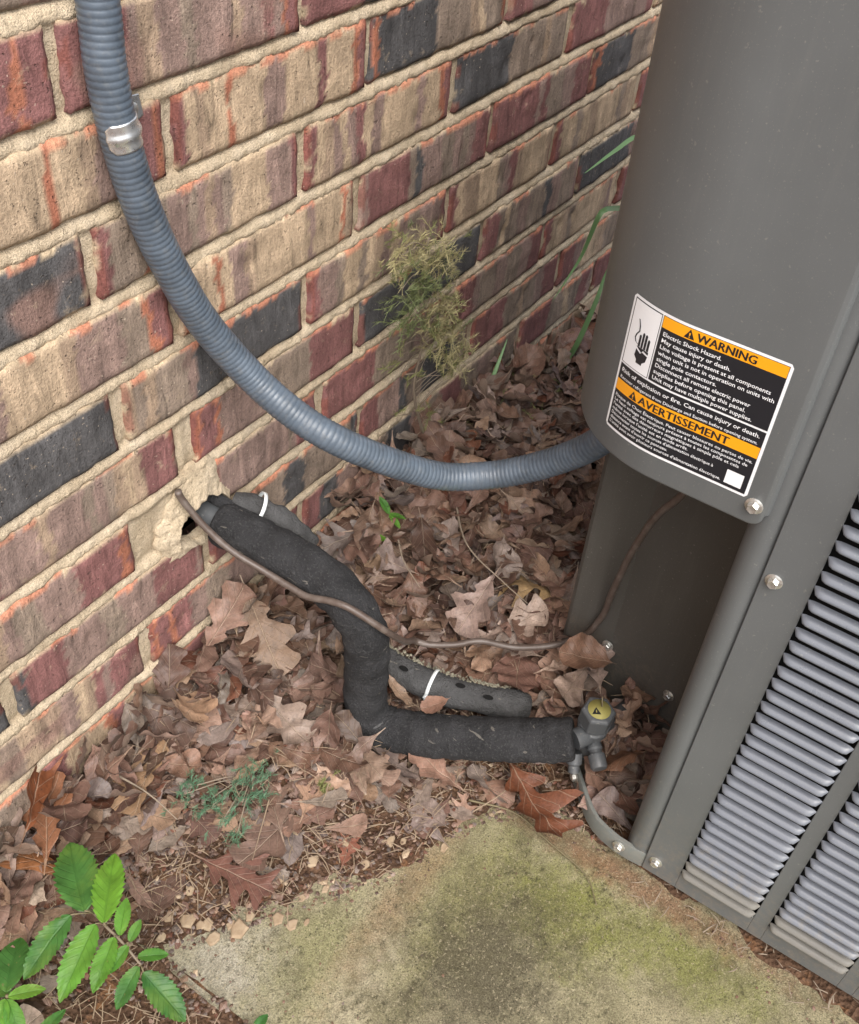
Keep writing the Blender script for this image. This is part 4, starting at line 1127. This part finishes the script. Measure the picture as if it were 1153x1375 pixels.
for idx, (M, key, ci, lay, L) in enumerate(leaves):
    nm, c = LCOL[ci]; rr = random.Random(idx); k = rr.uniform(.72, 1.12) * (1.16 if M.translation.x > .22 else 1) * (.80 if M.translation.x > .04 and M.translation.y > -.26 or M.translation.y > -.05 else 1.14); c = (min(1, c[0] * k * rr.uniform(.96, 1.06)), c[1] * k, c[2] * k * rr.uniform(.92, 1.06))  # k also darkens leaf colour in deep litter, painting in shade between leaves
    if idx in top:
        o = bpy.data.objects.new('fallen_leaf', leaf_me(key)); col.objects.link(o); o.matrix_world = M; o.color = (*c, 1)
        tl_ = M.to_3x3().col[2].normalized().z
        tag(o, '%s %s %s %s leaf %s' % ('large' if L > .068 else ('small' if L < .050 else 'mid-sized'), 'upended' if tl_ < .62 else ('tilted' if tl_ < .90 else 'flat-lying'), nm, SHW[key[0]], zone(M.translation.x, M.translation.y)), 'leaf', 'fallen dry leaves on the ground')
    else:
        v, f, uv = GEO[key]; b0 = len(mv)
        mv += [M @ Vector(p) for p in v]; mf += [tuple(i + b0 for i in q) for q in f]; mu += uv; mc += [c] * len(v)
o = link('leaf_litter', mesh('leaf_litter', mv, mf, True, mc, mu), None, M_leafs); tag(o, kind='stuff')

# crumbled leaf fragments, straw, grit
fv, ff, fu, fc = [], [], [], []
def frag(x, y, z, r, c, tilt):
    b0 = len(fv); n = rnd.randint(4, 7); a0 = rnd.random() * 6.28; tx, ty = rnd.gauss(0, tilt), rnd.gauss(0, tilt); e = rnd.uniform(.45, 1)
    th = rnd.random() * 3.14
    fv.append((x, y, z + r * .25)); fc.append(c); fu.append((.5, .4))
    for k in range(n):
        a = a0 + 6.283 * k / n; q = r * rnd.uniform(.65, 1.2); px_, py_ = math.cos(a) * q, math.sin(a) * q * e
        px_, py_ = px_ * math.cos(th) - py_ * math.sin(th), px_ * math.sin(th) + py_ * math.cos(th)
        fv.append((x + px_, y + py_, z + px_ * tx + py_ * ty)); fc.append(c); fu.append((.5 + px_ / r * .1, .4 + py_ / r * .1))
    for k in range(n): ff.append((b0, b0 + 1 + k, b0 + 1 + (k + 1) % n))
n = 0
while n < 15000:
    x = rnd.uniform(-.36, .75); y = rnd.uniform(-.50, -.004)
    if blocked(x, y) and not (x < .16): continue
    d = bdist(x, y)
    if d < -.006 + .01 * N(x * 40, y * 40): continue
    if x > .2 and rnd.random() < .6: continue
    if x < -.21 and y < -.12 and rnd.random() < .75: n += 1; continue
    n += 1
    nm, c = rnd.choice(LCOL); k = rnd.uniform(.45, 1.05); c = (c[0] * k, c[1] * k, c[2] * k)
    near = d < .09
    r = rnd.uniform(.0008, .0036 if near else .007) * (1 if rnd.random() < .8 else 1.6)
    if rnd.random() < .05 and near: c = (.36, .27, .18)
    frag(x, y, soil_z(x, y) + rnd.uniform(.0008, .004) + (pile(x, y) * rnd.random() * .3), r, c, .25)
for _ in range(3200):                                    # specks blown onto the slab and the base
    x = rnd.uniform(-.19, .15); y = rnd.uniform(-.85, -.2)
    bd_ = bdist(x, y)
    if bd_ > 0 or rnd.random() > math.exp(bd_ / .014) + .025: continue
    nm, c = rnd.choice(LCOL); frag(x, y, .0012, rnd.uniform(.0006, .0019) * (1.5 if bd_ > -.015 else 1), c if rnd.random() < .6 else (.16, .09, .055), .1)
o = link('leaf_crumbs', mesh('leaf_crumbs', fv, ff, False, fc, fu), None, M_leafs); tag(o, kind='stuff')

sm_ = MB()
def strip(p, q, w, lift=0.0, mb=None, mid=0.0):
    p = Vector(p); q = Vector(q); t = (q - p); s_ = t.cross(Vector((0, 0, 1))).normalized() * w; mm = (p + q) / 2 + s_ * mid + Vector((0, 0, lift))
    u_ = Vector((0, 0, w * .9))
    mb.add([p + s_, p - s_, p + u_, mm + s_, mm - s_, mm + u_, q + s_ * .5, q - s_ * .5, q + u_ * .5],
           [(0, 2, 5, 3), (2, 1, 4, 5), (3, 5, 8, 6), (5, 4, 7, 8)])
n = 0
while n < 1500:
    x = rnd.uniform(-.30, .60); y = rnd.uniform(-.50, -.02)
    if blocked(x, y): continue
    d = bdist(x, y)
    if d < .0: continue
    wgt = math.exp(-((d - .055) / .06) ** 2) * (1 if x < .22 else .5) + .10
    if rnd.random() > wgt: continue
    n += 1
    a = rnd.random() * 6.283; L = rnd.uniform(.006, .026); z = soil_z(x, y) + .003 + rnd.random() * .005 + (pile(x, y) * .9 if d > .1 else 0)
    dz = rnd.gauss(0, .002)
    x2, y2 = x + math.cos(a) * L, y + math.sin(a) * L
    if y2 > -.004: continue
    strip((x, y, z), (x2, y2, max(z + dz, soil_z(x2, y2) + .001)), rnd.uniform(.00025, .0006), rnd.uniform(0, .002), sm_, rnd.gauss(0, 1.3))
o = sm_.build('dry_straw', M_straw); tag(o, kind='stuff')
# straws blown against the base of the unit
bs = MB()
for _ in range(60):
    t = rnd.random(); x = .150 + rnd.gauss(0, .010) - .01 * t; y = -.50 - t * .33
    a = rnd.random() * 6.283; L = rnd.uniform(.004, .020)
    strip((x, y, .004 + rnd.random() * .003), (x + math.cos(a) * L, y + math.sin(a) * L, .004 + rnd.random() * .004), rnd.uniform(.0003, .0007), .001, bs, rnd.gauss(0, 2))
o = bs.build('dry_straw', M_twig); tag(o, kind='stuff')

# stone chips along the slab edge
CHIPS = [(-0.156, -0.182), (-0.154, -0.213), (-0.146, -0.2), (-0.115, -0.226), (-0.131, -0.226), (-0.102, -0.25), (-0.098, -0.265), (-0.087, -0.275), (-0.133, -0.217), (-0.151, -0.195), (-0.182, -0.173), (-0.098, -0.22), (-0.068, -0.144), (-0.134, -0.164), (-0.069, -0.225), (-0.148, -0.152), (-0.001, -0.257), (0.039, -0.301), (0.031, -0.29), (0.06, -0.339), (-0.005, -0.285), (-0.077, -0.187), (-0.071, -0.256), (-.05, -.268), (-.035, -.24), (-.165, -.165), (-.12, -.20)]
for i, (x, y) in enumerate(CHIPS):
    rs = random.Random(i + 50); r = rs.uniform(.004, .0072) * (1.5 if i in (0, 1, 4, 5) else 1); nn = rs.randint(5, 7); h = r * rs.uniform(.2, .45); v = []; a0 = rs.random() * 6
    e = rs.uniform(.6, 1)
    for lev, (kk, zz) in enumerate(((1.0, -.3), (1.02, .5), (.78, 1.0))):
        for k in range(nn):
            rr = random.Random(i * 91 + k); a = a0 + 6.283 * k / nn + rr.uniform(-.25, .25); q = r * rr.uniform(.75, 1.15) * kk
            v.append((x + math.cos(a) * q, y + math.sin(a) * q * e, max(0, soil_z(x, y)) + .0012 + h * zz + .15 * q * math.cos(a)))
    f = [(l * nn + k, l * nn + (k + 1) % nn, (l + 1) * nn + (k + 1) % nn, (l + 1) * nn + k) for l in range(2) for k in range(nn)] + [tuple(2 * nn + k for k in range(nn))]
    o = link('stone_chip', mesh('stone_chip', v, f, False), None, M_chip); tag(o, '%s tan stone chip %s' % ('larger flat' if i in (0, 1, 4, 5) else 'small angular', 'beside the slab corner by the sapling' if x < -.14 else ('at the slab edge below the dark red leaf' if x < -.085 else ('on the crumbly dirt left of the damp patch' if x < -.03 else 'at the slab back edge below the pipe'))), 'stone chip', 'stone chips along the slab edge')

# thin twigs and a root
def twig(pts, r, label, mt=M_twig):
    p, _ = spline(pts, 40); m = MB(); m.tube(p, r, 6, rfun=lambda i: r * (1 - .6 * i / 39)); o = m.build('twig', mt); tag(o, label, 'twig'); return o
twig([(.118, -.332, .012), (.137, -.379, .008), (.131, -.425, .005), (.122, -.474, .004), (.10, -.50, .003)], .0013, 'thin dark root trailing over the back edge of the slab', M_stem)
twig([(.40, -.115, .13), (.345, -.17, .125), (.325, -.235, .118), (.325, -.27, .105)], .0016, 'grey bent twig lying on the deep leaf litter')
twig([(.30, -.10, .125), (.278, -.125, .12), (.262, -.16, .112)], .0012, 'short thin twig standing among leaves behind the pipe')
twig([(-.11, -.035, .075), (-.10, -.08, .062), (-.10, -.12, .052)], .0014, 'grey straight twig in the flattened litter near the wall')
twig([(-.02, -.17, .034), (-.08, -.20, .030)], .0009, 'pale straw-thin stalk lying on the flat leaves', M_straw)
twig([(.56, -.03, .12), (.62, -.10, .105), (.70, -.17, .10)], .0013, 'pale dry stalk crossing the litter behind the conduit', M_straw)
twig([(.105, -.345, .018), (.155, -.36, .022), (.19, -.335, .03)], .0008, 'bleached straw bent across the back edge of the slab', M_straw)

# ------------------------------------------------------------------ plants
def green_leaf(a, b_, half, seed, serr=.20, teeth=13, droop=.12, fold=.22):
    """leaf mesh from base a to tip b_"""
    a = Vector(a); b_ = Vector(b_); y = (b_ - a); L = y.length; y.normalize(); x = y.cross(Vector((0, 0, 1))).normalized(); z = x.cross(y)
    v = []; f = []; uv = []; nu, nv = 78, 8
    for i in range(nu + 1):
        u = i / nu; w = half * L * (u ** .62) * (1 - u) ** .88 * 2.05
        saw = (u * teeth) % 1.0
        for j in range(nv + 1):
            q = -1 + 2 * j / nv
            ww = w * (1 + (serr * (saw - .6) if abs(q) > .9 and .05 < u < .98 else 0))
            xx = q * ww; yy = u * L + abs(q) ** 2 * .05 * L * math.sin(math.pi * u)
            zz = fold * abs(xx) - droop * L * (u - .35) ** 2 + .02 * L * N(u * 4, q * 2, seed) + .006 * L * math.sin(u * 9 * 6.283 - abs(q) * 8) * abs(q)
            v.append(a + x * xx + y * yy + z * zz); uv.append((u, q * .5))
    W = nv + 1
    for i in range(nu):
        for j in range(nv): f.append((i * W + j, i * W + j + 1, (i + 1) * W + j + 1, (i + 1) * W + j))
    return mesh('leaf', v, f, True, uvs=uv)
sap = empty('sapling', (-.222, -.084, .01)); tag(sap, 'green sapling with serrated pointed leaves at lower left beside the slab corner', 'sapling')
SAP = [((-0.227, -0.135, 0.085), (-0.185, -0.065, 0.075)), ((-0.226, -0.159, 0.09), (-0.171, -0.113, 0.085)), ((-0.226, -0.179, 0.09), (-0.199, -0.16, 0.095)), ((-0.225, -0.19, 0.09), (-0.206, -0.185, 0.095)), ((-0.237, -0.128, 0.085), (-0.296, -0.127, 0.06)), ((-0.231, -0.154, 0.09), (-0.293, -0.174, 0.075)), ((-0.23, -0.177, 0.092), (-0.273, -0.195, 0.085)), ((-0.228, -0.192, 0.092), (-0.254, -0.194, 0.085)), ((-0.23, -0.205, 0.09), (-0.211, -0.223, 0.085)), ((-0.235, -0.211, 0.088), (-0.268, -0.213, 0.065)), ((-0.236, -0.218, 0.088), (-0.238, -0.267, 0.06))]
HALF = [.33, .27, .29, .34, .28, .27, .28, .32, .31, .29, .30]
for i, (a, b_) in enumerate(SAP): link('leaf', green_leaf(a, b_, HALF[i], i), sap, M_green if i in (1, 2, 5, 6, 3, 7, 8) else M_greend)
st, _ = spline([(-.2225, -.080, .0), (-.2225, -.088, .03), (-.220, -.128, .068), (-.2265, -.165, .086), (-.2285, -.185, .088), (-.233, -.212, .088)], 60)
m = MB(); m.tube(st, .002, 8, rfun=lambda i: .0021 * (1 - .55 * i / 59)); m.build('stem', M_twig, sap)
m = MB()
for (a, b_) in SAP:
    q = min(st, key=lambda p: (p - Vector(a)).length); m.tube([q, (q + Vector(a)) / 2 + Vector((0, 0, .001)), Vector(a)], .0007, 6)
m.build('leaf_stalk', M_stem, sap)['kind'] = 'stuff'
sec = empty('creeper', (-.312, -.126, .01)); tag(sec, 'low green broad-leaved creeper cut by the left edge below the sapling', 'creeper')
SEC = [((-0.31, -0.124, 0.06), (-0.268, -0.088, 0.05), .34), ((-0.311, -0.125, 0.055), (-0.300, -0.070, 0.045), .36), ((-0.312, -0.129, 0.06), (-0.287, -0.147, 0.055), .27), ((-0.314, -0.13, 0.06), (-0.328, -0.165, 0.05), .27), ((-0.315, -0.128, 0.06), (-0.345, -0.148, 0.05), .30), ((-0.327, -0.172, 0.05), (-0.288, -0.171, 0.05), .22)]
for i, (a, b_, hf) in enumerate(SEC): link('leaf', green_leaf(a, b_, hf, i + 40, .03, 5, .2), sec, M_green if i in (2, 3, 4) else M_greend)
m = MB(); m.tube([(-.312, -.126, .0), (-.312, -.127, .03), (-.312, -.127, .059)], .0016, 8); m.tube([(-.335, -.165, .0), (-.332, -.168, .03), (-.327, -.172, .05)], .0012, 8); m.build('stem', M_stem, sec)
sl = empty('seedling', (-.20, -.305, .0)); tag(sl, 'small green leafy seedling at the slab edge cut by the bottom of the frame', 'seedling')
for i, (a, b_, hf) in enumerate([((-.200, -.306, .018), (-.181, -.307, .020), .34), ((-.200, -.306, .018), (-.206, -.290, .018), .30), ((-.201, -.308, .018), (-.212, -.322, .015), .3)]): link('leaf', green_leaf(a, b_, hf, i + 60, .05, 6), sl, M_greend)
m = MB(); m.tube([(-.202, -.304, -.008), (-.201, -.306, .006), (-.200, -.306, .018)], .0008, 6); m.build('stem', M_stem, sl)
se = empty('seedling', (.30, -.07, .08)); tag(se, 'tiny bright green seedling in the brown leaves behind the pipe', 'seedling')
for i, (b0, tips) in enumerate([((.293, -.066, .118), ((.272, -.058, .116), (.284, -.085, .117), (.300, -.087, .114), (.300, -.050, .122))), ((.318, -.073, .138), ((.326, -.052, .150), (.331, -.090, .131), (.316, -.092, .127)))]):
    for k, tpt in enumerate(tips): link('leaf', green_leaf(b0, tpt, .27, i * 9 + k + 80, .12, 6), se, M_green)
m = MB(); m.tube([(.303, -.070, .075), (.300, -.068, .10), (.293, -.066, .118)], .0008, 6); m.tube([(.303, -.070, .075), (.312, -.072, .11), (.318, -.073, .138)], .0008, 6); m.build('stem', M_stem, se)

def frond(mb, p, d, L, needle, rs, w=.00035, pairs=9):
    """thin curved axis carrying forward-swept needles"""
    p = Vector(p); d = Vector(d).normalized(); side = d.cross(Vector((rs.gauss(0, 1), rs.gauss(0, 1), rs.gauss(0, 1)))).normalized(); n2 = d.cross(side)
    pts = [p + d * (L * t) + Vector((0, 0, -.25 * L * t * t)) + side * (.12 * L * math.sin(t * 3 + rs.random())) for t in [i / 6 for i in range(7)]]
    mb.tube(pts, w * 1.1, 3, cap=False)
    for i in range(pairs):
        t = .15 + .85 * i / pairs; k = int(t * 6); q = pts[k].lerp(pts[min(6, k + 1)], t * 6 - k)
        for _ in range(2):
            a = rs.random() * 6.283; e = (d * rs.uniform(.5, 1.0) + (side * math.cos(a) + n2 * math.sin(a)) * rs.uniform(.5, 1.0)).normalized()
            l = needle * rs.uniform(.5, 1.2); s_ = e.cross(Vector((.3, -.5, .8))).normalized() * w
            mb.add([q - s_, q + s_, q + e * l * .6 + s_ * .8, q + e * l, q + e * l * .6 - s_ * .8], [(0, 1, 2, 3, 4)])
def tuft(mb, c_, r, n, rs, needle=.009, up=.2, L=(.012, .026), w=.00035):
    for _ in range(n):
        d = Vector((rs.gauss(0, 1), rs.gauss(0, .7), rs.gauss(up, 1))); p = Vector(c_) + Vector((rs.gauss(0, r), rs.gauss(0, r * .6), rs.gauss(0, r)))
        if p.y > -.006: p.y = -.006
        frond(mb, p, d, rs.uniform(*L), needle, rs, w)
weed = empty('wilting_weed', (.49, -.02, .09)); tag(weed, 'tall wispy yellowing weed with needle leaves growing against the brick wall', 'weed')
ws, _ = spline([(.492, -.022, .07), (.49, -.02, .093), (.452, -.02, .18), (.428, -.025, .243), (.429, -.03, .299), (.428, -.035, .344), (.405, -.04, .395), (.399, -.045, .441), (.40, -.048, .465)], 80)
m = MB(); m.tube(ws, .0016, 7, rfun=lambda i: .0023 * (1 - .6 * i / 79)); m.build('stem', M_twig, weed)
DRY = [(0.355, -0.045, 0.462), (0.389, -0.045, 0.460), (0.428, -0.045, 0.435), (0.454, -0.045, 0.418), (0.408, -0.045, 0.424), (0.373, -0.045, 0.448), (0.47, -0.045, 0.358), (0.451, -0.045, 0.357), (0.442, -0.045, 0.33), (0.465, -0.045, 0.288), (0.500, -0.045, 0.262), (0.488, -0.045, 0.250), (0.425, -0.045, 0.349), (0.350, -0.045, 0.468), (0.436, -0.045, 0.318), (0.483, -0.045, 0.294), (.47, -.04, .31), (.455, -.04, .345), (.41, -.05, .445)]
GRN = [(0.344, -0.055, 0.431), (0.36, -0.055, 0.405), (0.377, -0.055, 0.407), (0.354, -0.055, 0.393), (0.387, -0.055, 0.414), (0.409, -0.055, 0.416), (0.371, -0.055, 0.379), (.362, -.05, .42)]
OLV = [(0.381, -0.03, 0.324), (0.442, -0.03, 0.26), (0.395, -0.03, 0.332), (0.43, -0.03, 0.222), (0.47, -0.03, 0.169), (0.375, -0.03, 0.307), (0.472, -0.03, 0.391), (.46, -.03, .20), (.40, -.03, .28), (.49, -.035, .145), (.44, -.04, .40), (.43, -.04, .42)]
rs = random.Random(5)
m = MB()
for c_ in DRY: tuft(m, c_, .009, 11, rs)
o = m.build('dry_foliage', M_needle_dry, weed, smooth=False); o['kind'] = 'stuff'
m = MB()
for c_ in GRN: tuft(m, c_, .0085, 8, rs)
for c_ in DRY[::4]: tuft(m, c_, .010, 3, rs)
o = m.build('green_foliage', M_needle_mid, weed, smooth=False); o['kind'] = 'stuff'
m = MB()
for c_ in OLV: tuft(m, c_, .009, 2, rs)
for c_ in DRY: tuft(m, c_, .010, 3, rs)
o = m.build('olive_foliage', M_needle_olive, weed, smooth=False); o['kind'] = 'stuff'
m = MB()
for c_ in DRY + GRN + OLV:
    q = min(ws, key=lambda p: (p - Vector(c_)).length + max(0, p.z - c_[2] + .01) * 3); mid = (q + Vector(c_)) / 2 + Vector((rs.gauss(0, .004), rs.gauss(0, .004), .006))
    pp_, _ = spline([q, mid, Vector(c_)], 8); m.tube(pp_, .0006, 4, cap=False)
for _ in range(26):
    i = rs.randrange(8, 52); q = ws[i]; e = q + Vector((rs.gauss(0, .035), -abs(rs.gauss(0, .012)), rs.uniform(.01, .05))); e.y = min(e.y, -.008)
    m.tube([q, (q + e) / 2 + Vector((0, 0, .004)), e], .0005, 4, cap=False)
o = m.build('branches', M_twig, weed); o['kind'] = 'stuff'
# straggling dry weed on the litter behind the conduit
GW = [(0.663, -.012, 0.06), (0.658, -0.025, 0.06), (0.692, -0.037, 0.06), (0.652, -0.074, 0.06), (0.602, -0.04, 0.06), (0.636, -0.109, 0.06), (0.567, -0.025, 0.06), (0.664, -0.142, 0.06), (0.697, -0.156, 0.06), (.72, -.10, .05), (.61, -.08, .06), (.58, -.06, .06)]
gw = empty('straggling_weed', (.64, -.06, .06)); tag(gw, 'flattened olive yellow weed sprawling on the leaves behind the conduit', 'weed')
m = MB()
for c_ in GW: tuft(m, (c_[0], c_[1], c_[2] + .032), .016, 9, rs, .008, .0, (.014, .032))
o = m.build('foliage', M_needle_olive, gw, smooth=False); o['kind'] = 'stuff'
m = MB()
for c_ in GW[::2]: tuft(m, (c_[0], c_[1], c_[2] + .034), .016, 6, rs, .008, .0, (.014, .032))
o = m.build('dry_foliage', M_needle_dry, gw, smooth=False); o['kind'] = 'stuff'
m = MB()
for i in range(len(GW) - 1):
    a = Vector(GW[i]) + Vector((0, 0, .03)); b_ = Vector(GW[i + 1]) + Vector((0, 0, .03)); m.tube([a, (a + b_) / 2 + Vector((0, 0, .006)), b_], .0007, 5)
for _ in range(14):
    a = Vector(rs.choice(GW)) + Vector((rs.gauss(0, .02), -abs(rs.gauss(0, .02)), .034)); e = a + Vector((rs.gauss(0, .04), rs.gauss(-.02, .03), rs.gauss(.0, .008))); e.y = min(e.y, -.01)
    m.tube([a, (a + e) / 2 + Vector((0, 0, .005)), e], .0006, 4)
o = m.build('stems', M_straw, gw); o['kind'] = 'stuff'
# blue-green conifer sprig on the flat litter
CED = [(-0.075, -0.1, 0.045), (-0.057, -0.105, 0.046), (-0.063, -0.131, 0.040), (-0.038, -0.134, 0.044), (-0.019, -0.137, 0.046), (-0.003, -0.144, 0.046), (-0.025, -0.152, 0.042), (-0.066, -0.149, 0.036), (-0.07, -0.171, 0.034), (-0.018, -0.162, 0.040), (-0.056, -0.125, 0.041), (-0.041, -0.152, 0.038)]
ce = empty('conifer_sprig', (-.03, -.14, .035)); tag(ce, 'small blue green needle-leaved sprig growing in the flat litter by the wall', 'sprig')
m = MB()
for c_ in CED: tuft(m, c_, .0065, 10, rs, .0062, .15, (.010, .020), .00026)
o = m.build('foliage', M_needle_green, ce, smooth=False); o['kind'] = 'stuff'
m = MB(); r0 = Vector((-.005, -.135, .03))
for c_ in CED: m.tube([r0, (r0 + Vector(c_)) / 2 + Vector((0, 0, .004)), Vector(c_)], .0007, 5)
o = m.build('stems', M_twig, ce); o['kind'] = 'stuff'
for (x, y, z, lab_) in ((.030, -.205, .034, 'tiny green grass tuft under the leaf near the lower pipe bend'),):
    t_ = empty('grass_tuft', (x, y, z)); tag(t_, lab_, 'grass tuft'); m = MB(); tuft(m, (x, y, z), .006, 12, rs, .006, .3, (.008, .016), .0004); o = m.build('blades', M_needle_olive, t_, smooth=False); o['kind'] = 'stuff'
# grass blades at the far corner
def blade(pts, w, label, mt=M_grass, nm='wild_grass'):
    p, _ = spline(pts, 36); m = MB(); view = Vector((.63, .376, -.677))
    def fn(u, v_):
        i = min(35, int(round(u * 35))); t = (p[min(35, i + 1)] - p[max(0, i - 1)]).normalized(); s_ = t.cross(view).normalized(); k = math.sin(math.pi * min(1, .12 + u * .88)) ** .6 * (1 - .5 * u) if u < 1 else .02
        q = -1 + 2 * v_; return p[i] + s_ * (q * w * k) + view * (-abs(q) * w * .35 * k)
    m.grid(35, 2, fn); o = m.build(nm, mt); tag(o, label, 'grass'); return o
blade([(.78, -.15, .30), (.73, -.145, .39), (.701, -.14, .415), (.660, -.14, .432), (.640, -.138, .436), (.636, -.134, .425), (.643, -.12, .369), (.633, -.11, .335), (.623, -.10, .304)], .0048, 'bent green grass blade drooping left beside the grey cover')
blade([(.96, -.08, .40), (.902, -.06, .422), (.852, -.05, .414), (.787, -.04, .401)], .0042, 'pale thin grass blade high up against the dark brick')
blade([(.81, -.040, .04), (.83, -.041, .06), (.83, -.06, .118), (.846, -.07, .189), (.866, -.07, .23), (.90, -.08, .29)], .0050, 'green upright grass stalk in the leaves beside the grey cover')
blade([(.79, -.05, .05), (.80, -.06, .09), (.80, -.07, .125)], .0032, 'short green grass blade at the foot of the upright stalk')
blade([(.633, -.02, .09), (.633, -.02, .119), (.652, -.02, .155), (.683, -.014, .181)], .0040, 'dark thin grass blade leaning on the lowest bricks')
for k in range(5):
    a = rs.uniform(-1, 1); blade([(.80 + k * .012, -.06 - k * .012, .05), (.80 + k * .012 + a * .02, -.075 - k * .012, .075), (.80 + k * .012 + a * .06, -.09 - k * .012, .075)], .0016, 'thin dry grass straw arching over the leaves at the far corner', M_straw, 'wild_grass')['group'] = 'dry straws at the far corner'
